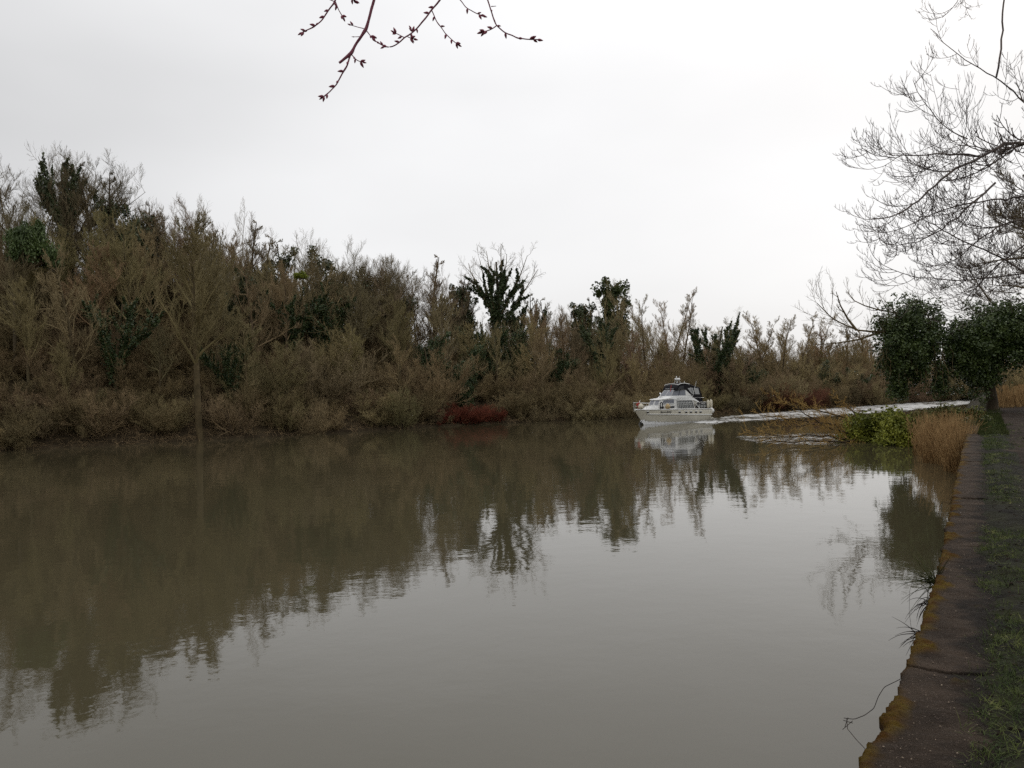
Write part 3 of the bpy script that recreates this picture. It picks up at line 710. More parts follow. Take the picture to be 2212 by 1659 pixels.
# dodger with lettering round the cockpit
for sg in (1, -1):
    V = [(X(5.95), sg * 1.2, 1.25), (X(7.6), sg * 1.2, 1.22), (X(7.6), sg * 1.18, 1.78), (X(6.2), sg * 1.18, 1.78)]
    V = V + [(x, y - sg * .02, z) for x, y, z in V]
    dg = pm_obj('cockpit_dodger', V, [(0, 1, 2, 3), (7, 6, 5, 4), (0, 4, 5, 1), (1, 5, 6, 2), (2, 6, 7, 3), (3, 7, 4, 0)], 'black')
    for k in range(4):
        V = [(X(6.25 + .33 * k), sg * 1.204, 1.27), (X(6.5 + .33 * k), sg * 1.204, 1.27), (X(6.5 + .33 * k), sg * 1.2, 1.5), (X(6.25 + .33 * k), sg * 1.2, 1.5)]
        V = V + [(x, y + sg * .012, z) for x, y, z in V]
        pm_obj('clear_panel', V, [(0, 1, 2, 3), (7, 6, 5, 4), (0, 4, 5, 1), (1, 5, 6, 2), (2, 6, 7, 3), (3, 7, 4, 0)], 'curtain', dg)
def text(body, size, x, y, z, sg, mat, shear=0, nm='lettering', parent=None, bold=0.0):
    cu = bpy.data.curves.new(nm, 'FONT'); cu.body = body; cu.size = size; cu.extrude = .004; cu.align_x = 'CENTER'; cu.shear = shear; cu.offset = bold
    to = bpy.data.objects.new(nm, cu); COL.objects.link(to)
    dg_ = bpy.context.evaluated_depsgraph_get(); me = bpy.data.meshes.new_from_object(to.evaluated_get(dg_))
    bpy.data.objects.remove(to); me.materials.clear(); me.materials.append(M[mat])
    o = obj(nm, me, parent or boat); o.location = (x, y, z)
    o.rotation_euler = (R(90), 0, R(180) if sg > 0 else 0)
    return o
text('BC63', .17, X(6.9), 1.212, 1.58, 1, 'white', bold=.004)
text('BC63', .17, X(6.9), -1.212, 1.58, -1, 'white', bold=.004)
for sg in (1, -1):
    d = 2.45; a = hull_pt(1.8, 4, sg); b_ = hull_pt(3.1, 4, sg)
    o = text('Serendipity', .24, 0, 0, 0, sg, 'dark', .35, 'boat_name', bold=.003)
    mid = (a + b_) / 2; o.location = (mid[0], mid[1] + sg * .05, mid[2] - .08)
    ang = math.atan2(b_[1] - a[1], b_[0] - a[0])
    o.rotation_euler = (R(90), 0, ang if sg > 0 else ang + math.pi)
    for d in (3.95, 4.7, 5.25, 5.85, 6.4, .9 if sg > 0 else .9):
        p = hull_pt(d, 4, sg); rr_ = Geo()
        vv = wdeck(d)
        V, Fc = loft([(p[0] - .13, p[1] - sg * .02), (p[0] + .13, p[1] - sg * .02), (p[0] + .13, p[1] + sg * .035), (p[0] - .13, p[1] + sg * .035)],
                     [(p[0] - .13, p[1] - sg * .02), (p[0] + .13, p[1] - sg * .02), (p[0] + .10, p[1] + sg * .03), (p[0] - .10, p[1] + sg * .03)], p[2] - .09, p[2] + .03)
        vt = pm_obj('vent', V, Fc, 'dark')
        V, Fc = loft([(p[0] - .13, p[1] - sg * .02), (p[0] + .15, p[1] - sg * .02), (p[0] + .15, p[1] + sg * .07), (p[0] - .13, p[1] + sg * .07)],
                     [(p[0] - .11, p[1] - sg * .02), (p[0] + .12, p[1] - sg * .02), (p[0] + .12, p[1] + sg * .05), (p[0] - .11, p[1] + sg * .05)], p[2] + .032, p[2] + .085)
        pm_obj('hood', V, Fc, 'white', vt)
# guard rails
def deckp(d, z, ins=.08, sg=1): return (X(d), sg * max(0, wdeck(d) - ins), z)
for sg in (1, -1):
    g = Geo(); g.tube([deckp(d, 1.93 - .06 * d if d < 3 else 1.75, .1, sg) for d in (.02, .4, 1, 2, 3, 4, 5.5, 7, 7.7)], .018, 5)
    g.tube([deckp(d, 1.58 if d > .5 else 1.62, .1, sg) for d in (.05, .6, 1.4, 3, 5, 7, 7.7)], .012, 5); part('guard_rail', g, 'steel')
    for d in (.1, .9, 1.9, 2.9, 3.9, 4.9, 5.9, 6.9, 7.65):
        g = Geo(); g.tube([deckp(d, zdeck(d), .06, sg), deckp(d, 1.93 - .06 * d if d < 3 else 1.75, .1, sg)], .016, 5); part('stanchion', g, 'steel')
    g = Geo(); g.tube([(X(4.1), sg * 1.0, 2.12), (X(4.1), sg * 1.02, 2.2), (X(6.6), sg * 1.02, 2.16), (X(7.2), sg * 1.0, 2.14)], .014, 5); part('grab_rail', g, 'steel')
    g = Geo(); g.tube([(X(5.65), sg * 1.1, 1.95), (X(6.4), sg * 1.25, 1.2)], .03, 5); part('roof_strut', g, 'white')
g = Geo(); g.tube([(X(.02), .12, 1.9), (X(-.08), 0, 1.95), (X(.02), -.12, 1.9)], .02, 5); g.tube([(X(-.06), 0, 1.95), (X(0), 0, 1.25)], .03, 5); part('pulpit', g, 'steel')
g = Geo(); g.tube([(X(.0), .0, 1.2), (X(.25), 0, 1.3)], [.11, .11], 8); part('bow_roller', g, 'gel')
# mast with radar dome, aerials, lamp
def lathe(prof, n_=12):
    V = []; 
    for r_, z in prof:
        for k in range(n_): V.append((r_ * math.cos(2 * math.pi * k / n_), r_ * math.sin(2 * math.pi * k / n_), z))
    Fc = [(i * n_ + k, i * n_ + (k + 1) % n_, (i + 1) * n_ + (k + 1) % n_, (i + 1) * n_ + k) for i in range(len(prof) - 1) for k in range(n_)]
    Fc += [tuple(range(n_))[::-1], tuple(range((len(prof) - 1) * n_, len(prof) * n_))]
    return V, Fc
def lath(name, prof, loc, mat, parent=None, n_=12, rot=None):
    V, Fc = lathe(prof, n_); o = pm_obj(name, V, Fc, mat, parent, True); o.location = loc
    if rot: o.rotation_euler = rot
    return o
g = Geo()
for sx, sy in ((.25, .2), (.25, -.2), (-.25, .2), (-.25, -.2)): g.tube([(X(5.0) + sx, sy, 3.5), (X(5.0) + sx * .5, sy * .5, 3.74)], .025, 5)
g.tube([(X(5.0), 0, 3.5), (X(5.0), 0, 3.78)], .05, 6); part('radar_mast', g, 'steel')
lath('radar_dome', [(.12, 0), (.24, .02), (.26, .1), (.24, .19), (.1, .22)], (X(5.0), 0, 3.76), 'white', n_=18)
lath('masthead_light', [(.03, 0), (.04, .02), (.05, .2), (.02, .26)], (X(4.82), .1, 3.9), 'white')
for (p0, p1, r_) in (((X(5.3), -.1, 3.5), (X(5.35), -.1, 4.15), .014), ((X(5.55), .3, 3.45), (X(5.55), .3, 3.7), .03), ((X(5.8), 1.0, 2.2), (X(6.35), 1.0, 3.65), .018)):
    g = Geo(); g.tube([p0, p1], [r_, r_ * .7], 5); part('aerial', g, 'white')
hl = lath('searchlight', [(.02, -.14), (.12, -.1), (.16, 0), (.15, .02), (.05, .04)], (X(3.3), -.45, 2.56), 'chrome', rot=(0, R(80), 0), n_=14)
g = Geo(); g.tube([(X(3.3), -.45, 2.2), (X(3.3), -.45, 2.5)], .02, 5); part('lamp_post', g, 'steel')
g = Geo(); g.tube([(X(3.75), .35, 2.4), (X(4.1), .2, 3.35)], .025, 5); part('boat_hook', g, 'red')
g = Geo(); g.tube([(X(3.72), .55, 2.42), (X(3.95), .5, 2.85)], .012, 4); part('wiper', g, 'dark')
g = Geo(); g.tube([(X(7.72), -1.2, 1.7), (X(7.72), 1.35, 1.68)], .03, 6); part('stern_rail', g, 'steel')
V, Fc = loft([(X(7.8), 1.2), (X(8.15), 1.1), (X(8.15), -1.1), (X(7.8), -1.2)], [(X(7.8), 1.2), (X(8.15), 1.1), (X(8.15), -1.1), (X(7.8), -1.2)], .25, .32); pm_obj('bathing_platform', V, Fc, 'gel')
g = Geo(); g.tube([(X(.35), 0, 1.3), (X(.75), .0, 2.15)], .014, 5); stf = part('flagstaff', g, 'steel')
# things carried by the boat
def bw(x, y, z): return tuple(bmat_w @ Vector((x, y, z)))
def wlath(name, prof, p, mat, label, cat, grp=None, rot=(0, 0, 0), n_=14):
    V, Fc = lathe(prof, n_); o = obj(name, mesh(name, V, Fc, M[mat], True), None, bw(*p)); o.rotation_euler = rot
    return tag(o, label, cat, grp)
ball = [(.04, -.24), (.15, -.2), (.23, -.08), (.24, .02), (.19, .15), (.09, .23), (.04, .27)]
wlath('ball_fender', ball, (X(.5), .32, 1.57), 'cream', 'round cream ball fender sitting on the bow deck behind the pulpit rail', 'fender', n_=16)
wlath('ball_fender', [(r_ * .95, z) for r_, z in ball], (X(2.75), 1.22, 1.48), 'tan', 'tan round fender lying on the side deck below the cabin window', 'fender', n_=16)
cyl = [(.03, -.36), (.11, -.31), (.13, -.25), (.135, .22), (.1, .3), (.04, .34), (.03, .4)]
wlath('cylinder_fender', cyl, (X(7.35), 1.32, 1.55), 'cream', 'cream cylinder fender hung on the stern rail nearer the canopy', 'fender')
wlath('cylinder_fender', cyl, (X(7.72), 1.3, 1.58), 'cream', 'cream cylinder fender hung at the very corner of the stern rail', 'fender')
wlath('stern_fender', [(r_ * 1.15, z * 1.0) for r_, z in ball], (X(8.0), 1.0, .93), 'white', 'big white fender hanging against the transom below deck level', 'fender')
V = []; Fc = []; nu, nv2 = 8, 6
for i in range(nu + 1):
    for j in range(nv2 + 1):
        u = i / nu; v = j / nv2
        wd = .42 * (1 - v * .55)
        V.append(bw(X(.75) + .1 - u * .0 + wd * u * .9, .04 * math.sin(u * 5 + v * 3) + .0, 2.12 - v * .5 - u * .33))
for i in range(nu):
    for j in range(nv2): a = i * (nv2 + 1) + j; Fc.append((a, a + nv2 + 1, a + nv2 + 2, a + 1))
fo = obj('flag', mesh('flag', V, Fc, M['red'], True)); fo.modifiers.new('thick', 'SOLIDIFY').thickness = .01
tag(fo, 'small drooping red flag with pale corner flying at the bow', 'flag')
Vc = [V[0], V[7], V[8 + 0 + 0], V[14 + 1]]
i0 = [V[0], V[14], V[16], V[2]]
cn_ = obj('pale_corner', mesh('pale_corner', [tuple(np.array(p) + [0.0, -.02, 0.0]) for p in i0] + [tuple(np.array(p) + [0.0, -.03, 0.0]) for p in i0], [(0, 1, 2, 3), (7, 6, 5, 4), (0, 4, 5, 1), (1, 5, 6, 2), (2, 6, 7, 3), (3, 7, 4, 0)], M['white']), fo)
g = Geo(); bz = [(-.12, 0), (-.13, .3), (-.11, .5), (0, .6), (.11, .5), (.12, .3), (.13, 0)]
g.tube([bw(X(2.05) + a, 1.22, 1.3 + z) for a, z in bz], .045, 7)
o = obj('rope_loop', g.build('rope_loop', M['black'], True)); tag(o, 'black looped mooring rope hung over the side rail of the cruiser', 'rope')

# ------------------------------------------------------------------ wake, bow wave, ripples
def px_sheet(name, low, up, nu, nv, amp, lam, foam_sheen_f, seed, pw=1.0):
    low = np.array(low, float); up = np.array(up, float); V = []; fo = []
    for i in range(nu + 1):
        u = i / nu
        a = [np.interp(u, np.linspace(0, 1, len(low)), low[:, k]) for k in (0, 1)]
        b_ = [np.interp(u, np.linspace(0, 1, len(up)), up[:, k]) for k in (0, 1)]
        jw = (a[1] - b_[1]) * .16; a[1] += jw * nz(u * 38, seed, 1); b_[1] += jw * nz(u * 31, seed + 7, 1)
        for j in range(nv + 1):
            v = j / nv; p = G(a[0] * (1 - v) + b_[0] * v, a[1] * (1 - v) + b_[1] * v)
            ed = min(1, 5 * min(v, 1 - v) + .02) * min(1, 14 * min(u, 1 - u) + .02)
            x, y = p[0], p[1]
            h = .55 * nz(x, y, 1 / lam, seed) + .3 * nz(x, y, 2.3 / lam, seed + 3) + .35 * math.sin((x * .85 - y * .5) * 6.28 / (lam * 1.1) + 2.5 * nz(x, y, .4 / lam, 9))
            V.append((x, y, .006 + amp * ed * (h + .75))); fo.append(foam_sheen_f(u, v, x, y))
    idx = np.arange((nu + 1) * (nv + 1)).reshape(nu + 1, nv + 1)
    q = np.stack([idx[:-1, :-1], idx[1:, :-1], idx[1:, 1:], idx[:-1, 1:]], -1).reshape(-1, 4)
    me = mesh(name, np.array(V), q, M['wake'], True); attr(me, 'foam', fo)
    return obj(name, me)
wk = px_sheet('wake', [(1500, 914), (1535, 916.5), (1572, 912.5), (1647, 909), (1752, 902.5), (1842, 896.5), (1960, 888), (2060, 878), (2125, 869)],
              [(1500, 908), (1535, 903.5), (1572, 899), (1620, 894.5), (1692, 888.5), (1782, 881.5), (1902, 874), (2030, 865), (2110, 860)], 520, 60, .10, 1.3,
          lambda u, v, x, y: (max(0, .36 - u * 2.0) + .10 * math.exp(-((v - .12) / .08) ** 2) + .33 + .10 * min(1, u * 2.5) + .34 * nz(x, y, .14, 5) + .26 * nz(x, y, .45, 6) + .2 * max(0, u - .7)) * min(1, 7 * min(v, 1 - v) + .1), 11)  # pale fill beyond the stern foam paints in sky reflected by the waves
tag(wk, 'broken white wake trailing behind the cruiser round the bend', 'wake', kind='stuff')
rp = px_sheet('ripples', [(1590, 947), (1640, 957), (1760, 961), (1880, 963), (1960, 962)], [(1590, 943), (1650, 939), (1760, 936), (1880, 938), (1960, 944)], 200, 40, .02, .55,
              lambda u, v, x, y: -.2, 31)
tag(rp, 'bright ripples spreading round the half sunken branches', 'ripples', kind='stuff')
# bow wave: lumpy foam along the waterline
g = Geo(); rng = np.random.default_rng(5)
V = []; fo = []; n1_, n2_ = 120, 9
for i in range(n1_ + 1):
    u = i / n1_; d = .55 + u * 6.8
    base = hull_pt(d, 1, 1) if d > .8 else hull_pt(.8, 1, 1)
    px_ = X(d + .0) + (.35 if u < .1 else 0) * (1 - u * 10 if u < .1 else 0)
    wd = .55 * math.exp(-u * 3.0) + .16
    for j in range(n2_ + 1):
        v = j / n2_
        yy = base[1] + .02 + wd * (v - .25)
        h = (.36 * math.exp(-u * 5) + .07) * math.sin(v * math.pi) ** .7
        p = Vector(bw(px_ + .08 * nz(u * 30, v * 4, 1), yy + .05 * nz(u * 40, v * 3, 1), 0))
        V.append((p.x, p.y, max(.004, h * (.7 + .9 * nz(u * 45, v * 5, 1, 3))))); fo.append(.8 - .45 * u + .2 * math.sin(v * 3.1))
idx = np.arange((n1_ + 1) * (n2_ + 1)).reshape(n1_ + 1, n2_ + 1)
q = np.stack([idx[:-1, :-1], idx[1:, :-1], idx[1:, 1:], idx[:-1, 1:]], -1).reshape(-1, 4)
me = mesh('bow_wave', np.array(V), q, M['wake'], True); attr(me, 'foam', fo)
o = obj('bow_wave', me); tag(o, 'white foam curling from the bow along the hull of the cruiser', 'foam', kind='stuff')

# ------------------------------------------------------------------ prototypes
PT = {}
for i, (k, H_) in enumerate((('ash', 10), ('ash', 10), ('oak', 10), ('oak', 10), ('poplar', 12), ('slim', 10), ('tall', 10), ('tall', 10), ('bush', 5), ('bush', 5), ('bush', 5), ('thicket', 4), ('thicket', 4))):
    PT.setdefault(k, []).append(tree_parts(100 + i, k, H_))
IV = [ivy_parts(201, 12, 8, .5, .62, .46, .38, nleaf=7500), ivy_parts(202, 12, 9, .7, .95, .62, .15, nleaf=15000), ivy_parts(203, 10, 6, .35, .95, .7, .25, nleaf=9000),
      ivy_parts(204, 10, 4, .2, 1.0, .75, .3, nleaf=9000, dome=True), ivy_parts(205, 9, 6, .3, .95, 1.1, .05, nleaf=13000, dome=True), ivy_parts(206, 11, 8, .5, .85, .55, .2, nleaf=9000)]
HOLLY = shrub_parts(301, M['ivy'], .032, 16000)
BR = shrub_parts(302, M['bramble'], .035, 9000, .7)

# skyline of the wood against the sky, sampled along the wood (photograph px -> py)
SK = np.array([(-300, 400), (0, 425), (60, 432), (150, 430), (200, 440), (240, 440), (280, 450), (330, 470), (400, 480), (440, 470), (520, 485), (560, 515), (640, 548), (720, 560),
               (830, 580), (900, 600), (1000, 630), (1100, 640), (1150, 645), (1230, 665), (1300, 672), (1360, 690), (1400, 722), (1470, 728), (1550, 735), (1620, 738), (1680, 748), (1745, 738), (1800, 722), (1880, 715), (1960, 740), (2100, 790), (2300, 800)], float)
def sky_py(px): return float(np.interp(px, SK[:, 0], SK[:, 1]))
rng = random.Random(77)
TINTS = [((1.0, .98, .86), 'olive brown'), ((1.08, 1.04, .82), 'mossy tan'), ((.78, .76, .74), 'dull grey'), ((1.06, .93, .83), 'russet brown'), ((.74, .75, .60), 'dark olive'),
         ((1.15, 1.1, .93), 'pale straw brown'), ((1.0, .84, .84), 'purplish brown'), ((.93, .96, .72), 'greenish')]
LAST = ['']
def tint():
    c, LAST[0] = rng.choice(TINTS); k = rng.uniform(.88, 1.1); return tuple((x * .7 + .27 * q) * k for x, q in zip(c, (1.0, .95, .82)))
NAMES = {'tall': 'bare_tree', 'ash': 'bare_tree', 'oak': 'bare_tree', 'poplar': 'bare_tree', 'slim': 'bare_tree', 'bush': 'shrub', 'thicket': 'shrub', 'ivy': 'ivy_tree', 'holly': 'evergreen_shrub'}
def put(kind, px, D, top=None, H=None, tn=None, var=None, label=None, cat=None, group=None, z=None, it=(1, 1, 1), fat=1.0):
    """a tree standing on the far bank at bearing px and distance D; its top reaches py = top"""
    p = W(px, 852, D); x, y = p[0], p[1]
    zg = hill_z(x, y) if z is None else z
    if top is not None: H = W(px, top, D)[2] - zg
    H = max(1.2, H)
    if kind == 'ivy': parts, h0 = IV[var if var is not None else rng.choice((2, 4, 5))]
    elif kind == 'holly': parts, h0 = HOLLY, .95
    else:
        pl = PT[kind]; parts, h0 = pl[var if var is not None else rng.randrange(len(pl))]
    sc = H / h0
    e = place(NAMES[kind], parts, (x, y, zg - .1), rng.uniform(0, 6.28), sc * fat, tn or tint(), it, 1 / fat)
    tag(e, label, cat or ('shrub' if 'shrub' in NAMES[kind] else 'tree'), group)
    return e

# rows of the wood, from the waterside up to the crest
G_T, L_T = 'bare trees massed on the wooded hillside', 'bare brown tree standing in the dense winter wood on the hillside'
G_S, L_S = 'bare shrubs filling the wooded hillside', 'bare twiggy shrub growing between the trees on the hillside'
G_W, L_W = 'bare shrubs along the far waterline', 'brown twiggy shrub overhanging the water on the far bank'
G_F, L_F = 'bare trees beyond the bend', 'distant bare tree on the far bank beyond the bend of the river'
G_I, L_I = 'ivy clad trees in the wood', 'dark green ivy covered tree among the bare trees on the hillside'
GUARD = [(1020, 70, 90.0, 896), (432, 66, 73.0, 932), (205, 26, 71.0, 830), (1068, 60, 98, 690), (1540, 58, 96, 845), (1690, 48, 107, 790), (1430, 45, 103, 765), (1338, 30, 111, 700)]
def guard(px, y):
    lim = 1e9
    for gx, gw, gD, gy in GUARD:
        if abs(px - gx) < gw and y < gD: lim = min(lim, W(px, gy, y)[2])
    return lim
cnt = 0
def in_view(x, y): 
    if y < 8: return False
    px, _ = proj((x, y, 3)); return -110 < px < 2080
cum = BLs
def row(s, spacing, u0, u1, kinds, hr, label, group, ivyp=0.0):
    global cnt
    d = u0
    while d < u1:
        i = int(np.searchsorted(BLs, d)); i = min(i, len(BLr) - 1)
        ss_ = s + rng.uniform(-.8, .8) * (1.2 if s < 5 else 2.2); x, y = BLr[i] + BN[i] * ss_ + BT[i] * rng.uniform(-1, 1)
        sp_ = spacing * (1 + max(0, y - 110) / 160)
        d += sp_ * rng.uniform(.8, 1.2)
        if not in_view(x, y): continue
        px, _ = proj((x, y, 3)); zg = hill_z(x, y)
        H = rng.uniform(*hr) * (1 + max(0, y - 120) / 300)
        lim = min(W(px, sky_py(px) + rng.uniform(2, 26), y)[2], guard(px, y)) - zg
        H = min(H, lim)
        if H < .7: continue
        k = rng.choice(kinds)
        if ivyp and rng.random() < ivyp * .6: k = 'ivy'
        if k in ('bush', 'thicket'): H = min(H, rng.uniform(4.5, 7.5))
        pl = IV if k == 'ivy' else PT[k]
        if k == 'ivy': lab, grp = L_I, G_I
        else: lab, grp = label, group
        if y > 125 and k != 'ivy': lab, grp = (L_F, G_F) if k in ('ash', 'oak', 'poplar', 'slim', 'tall') else ('distant brown shrub on the far bank beyond the bend', 'bare shrubs beyond the bend')
        elif k in ('bush', 'thicket') and grp == G_T: lab, grp = L_S, G_S
        elif k in ('ash', 'oak', 'slim', 'poplar') and grp in (G_S, G_W): lab, grp = L_T, G_T
        fat = 1.0
        fat = rng.uniform(.95, 1.3) if k in ('bush', 'thicket') else rng.uniform(.66, .9)
        tt = tint(); zone = 'at the waterline' if s < 3 else 'on the lower slope' if s < 12 else 'halfway up the slope' if s < 20 else 'near the crest'
        if k == 'ivy': lab = 'dark ivy covered tree ' + zone + ' of the wooded hillside'
        elif px > 1560: lab = 'distant ' + LAST[0] + (' tree' if k in ('ash', 'oak', 'poplar', 'slim', 'tall') else ' shrub') + ' on the far bank beyond the bend'
        else: lab = 'bare ' + LAST[0] + (' tree ' if k in ('ash', 'oak', 'poplar', 'slim', 'tall') else ' twiggy shrub ') + zone + ' of the wooded hillside'
        grp = lab + 's' if False else lab.replace(' tree ', ' trees ').replace(' shrub ', ' shrubs ')
        put(k, px, y, H=H, tn=tt, var=rng.randrange(len(pl)) if k != 'ivy' else rng.choice((2, 4, 4, 5)), label=lab, group=grp, z=zg, fat=fat, it=(rng.uniform(.8, 1.3),) * 3); cnt += 1
U0, U1 = 20, 330
row(.5, 3.2, 0, 400, ['thicket', 'bush', 'bush'], (2.0, 4.6), L_W, G_W)
row(3.5, 3.8, 0, 400, ['bush', 'ash', 'tall', 'slim'], (6.0, 12.0), L_S, G_S, .03)
row(7.5, 3.8, 0, 400, ['ash', 'tall', 'ash', 'tall', 'bush'], (10, 15), L_T, G_T, .04)
row(12, 4.0, 0, 400, ['ash', 'tall', 'oak', 'tall'], (10, 15), L_T, G_T, .06)
row(17, 4.4, 0, 400, ['ash', 'tall', 'oak', 'ash'], (10, 14), L_T, G_T, .06)
row(22, 4.8, 0, 400, ['ash', 'oak', 'slim', 'tall'], (9, 13), L_T, G_T, .06)
row(28, 5.4, 0, 400, ['ash', 'oak', 'slim', 'tall'], (9, 12), L_T, G_T, .05)
row(35, 6.4, 0, 400, ['ash', 'oak', 'tall'], (8, 12), L_T, G_T, .04)
# underwood covering the slope: nobody could count it, one object of scattered thickets
def scatter(name, pts, sc, src):
    me = bpy.data.meshes.new(name); me.vertices.add(len(pts)); me.vertices.foreach_set('co', np.array(pts, dtype=np.float32).ravel())
    attr(me, 'sc', sc); o = obj(name, me)
    ng = bpy.data.node_groups.new(name, 'GeometryNodeTree'); ng.interface.new_socket('Geometry', in_out='INPUT', socket_type='NodeSocketGeometry')
    ng.interface.new_socket('Geometry', in_out='OUTPUT', socket_type='NodeSocketGeometry')
    a = ng.nodes.new('NodeGroupInput'); z = ng.nodes.new('NodeGroupOutput'); ip = ng.nodes.new('GeometryNodeInstanceOnPoints')
    oi = ng.nodes.new('GeometryNodeObjectInfo'); oi.inputs['Object'].default_value = src; oi.inputs['As Instance'].default_value = True; oi.transform_space = 'ORIGINAL'
    rv = ng.nodes.new('FunctionNodeRandomValue'); rv.data_type = 'FLOAT_VECTOR'; rv.inputs[0].default_value = (-.15, -.15, 0); rv.inputs[1].default_value = (.15, .15, 6.28)
    na = ng.nodes.new('GeometryNodeInputNamedAttribute'); na.data_type = 'FLOAT'; na.inputs['Name'].default_value = 'sc'
    lk = ng.links.new; lk(a.outputs[0], ip.inputs['Points']); lk(oi.outputs['Geometry'], ip.inputs['Instance']); lk(rv.outputs[0], ip.inputs['Rotation'])
    lk(na.outputs[0], ip.inputs['Scale']); lk(ip.outputs[0], z.inputs[0])
    o.modifiers.new('scatter', 'NODES').node_group = ng
    return o
srcs = [o_ for o_ in COL.objects if o_.type == 'MESH' and o_.name.startswith('crown') and o_.data.name in [PT['thicket'][0][0]['crown'].name, PT['bush'][1][0]['crown'].name]]
src_a = [o_ for o_ in srcs if o_.data == PT['thicket'][0][0]['crown']][0]; src_b = [o_ for o_ in srcs if o_.data == PT['bush'][1][0]['crown']][0]
for nm, src, h0, npt in (('underwood', src_a, 4.0, 900), ('brushwood', src_b, 5.0, 520)):
    pts = []; sc = []
    while len(pts) < npt:
        i = rng.randrange(4, min(190, len(BLr))); s_ = rng.uniform(.8, 42); x, y = BLr[i] + BN[i] * s_ + BT[i] * rng.uniform(-1, 1)
        if not in_view(x, y): continue
        px, _ = proj((x, y, 3)); zg = hill_z(x, y); H = rng.uniform(2.2, 4.4) * (1.3 if src is src_b else 1) * (1 + max(0, y - 110) / 150)
        lim = min(W(px, sky_py(px) + 30, y)[2], guard(px, y)) - zg
        if lim < .8: continue
        pts.append((x, y, zg - .15)); sc.append(min(H, lim) / h0)
    o = scatter(nm, pts, sc, src); o.color = (.8, .72, .62, 1)
    tag(o, {'underwood': 'low tangled underwood covering the whole hillside between the trees', 'brushwood': 'taller brushwood and saplings crowding the wooded slope'}[nm], 'underwood', kind='stuff')

# named trees of the skyline and the slope
def crest_D(px):   # distance at which the bearing px meets the crest line
    r = ray(px, 852)
    for D in np.arange(40, 240, 1.0):
        s_, u_ = bank_sd(r[0] * D, D)
        if s_ > 19: return float(D)
    return 130.0
def cr(kind, px, top, label, D=None, **k): return put(kind, px, D or min(crest_D(px), 150), top=top, label=label, **k)
DK = (.55, .52, .5)
cr('oak', 20, 330, 'bare grey oak at the very edge of the hilltop, left of the crooked oak', var=0, tn=DK)
cr('oak', 72, 303, 'tall bare oak with a crooked leaning trunk on the hilltop', var=1, tn=DK)
cr('ivy', 150, 322, 'conical ivy smothered tree standing highest on the hilltop', var=2, tn=DK, fat=.6)
cr('oak', 165, 308, 'bare oak rising behind the highest ivy smothered tree', D=crest_D(165) + 4, var=0, tn=DK)
cr('slim', 205, 352, 'slender bare tree just right of the highest ivy smothered tree', tn=DK)
cr('slim', 235, 366, 'small bare tree between two ivy clumps on the falling skyline', tn=DK)
cr('ivy', 272, 408, 'squat ivy clad tree with a bare spike poking out on the skyline', var=4, tn=DK, fat=.7)
cr('ivy', 312, 446, 'low dark ivy clump on the skyline beside the squat ivy tree', var=4)
cr('slim', 345, 432, 'thin pale bare tree on the skyline next to the low ivy clump', tn=(.8, .75, .7))
cr('ash', 392, 452, 'spreading bare tree on the skyline left of the twin domed crowns')
cr('oak', 440, 420, 'wide domed bare crown, left one of a pair on the skyline', var=0, tn=(.8, .72, .65))
cr('oak', 492, 428, 'wide domed bare crown, right one of a pair on the skyline', var=1, tn=(.75, .68, .62))
for px, top, tx in ((545, 470, 'bare tree on the skyline just below the paired domed crowns'), (580, 500, 'sparse bare tree where the skyline steps down past the domes'),
                    (615, 516, 'thin bare tree left of the spiky leafless tree on the skyline'), (675, 503, 'spiky leafless tree with upright fork on the skyline'),
                    (730, 512, 'rounded bare crown above a dark ivy knot on the skyline')):
    cr('slim' if px < 620 else 'oak', px, top, tx, tn=(.75, .7, .66))
cr('ivy', 715, 535, 'dark ivy knot under the rounded bare crown on the skyline', var=4)
cr('ivy', 600, 535, 'dark ivy clump low on the skyline where it steps down', var=4)
for px, top, tx in ((770, 556, 'low bare tree in the dip before the twin rounded crowns'), (832, 546, 'left of two small rounded bare crowns on the mid skyline'), (865, 556, 'right of two small rounded bare crowns on the mid skyline'),
                    (905, 592, 'low bare crown beside the slender spire tree on the skyline'), (940, 546, 'slender spire of a bare tree standing alone on the mid skyline'), (968, 572, 'curved bare tree leaning beside the slender spire'),
                    (1100, 610, 'bare tree showing behind the big ivy clad tree'), (1025, 590, 'faint bare tree just left of the big ivy clad tree')):
    cr('slim' if px in (940, 1025, 1100) else 'oak', px, top, tx, tn=(.75, .7, .66))
cr('ivy', 825, 577, 'dark ivy mound under the two small rounded crowns', var=4)
cr('ivy', 1000, 612, 'small dark pointed ivy tree left of the big ivy clad tree', var=3)
cr('ivy', 1068, 520, 'great forked ivy clad tree with bare tips towering above the mid skyline', D=101, var=0, fat=.85, tn=(.7, .62, .6), it=(.8, .9, .8))
cr('slim', 1145, 632, 'pointed dark bare tree on the skyline right of the great ivy clad tree', tn=(.5, .5, .42))
cr('slim', 1180, 642, 'feathery bare tree on the skyline beyond the pointed dark tree')
cr('oak', 1235, 655, 'low bare tree with twisted top on the lower skyline', D=108, tn=(.7, .65, .6))
cr('ivy', 1262, 652, 'small ivy topped tree on the lower skyline', D=106, var=3)
cr('slim', 1290, 640, 'spindly bare tree left of the clumpy mistletoe tree', D=106, tn=(.7, .65, .6))
cr('ivy', 1338, 600, 'clumpy upright ivy tree standing clear above the bend', D=112, var=3, it=(1.1, 1.1, .8))
cr('poplar', 1410, 624, 'tall pale bare tree with upright limbs, the leftmost beyond the cruiser', D=104, tn=(1.15, 1.08, 1.02))
cr('poplar', 1462, 632, 'broad pale bare tree with many fine upright limbs behind the cruiser', D=108, tn=(1.15, 1.06, 1.0))
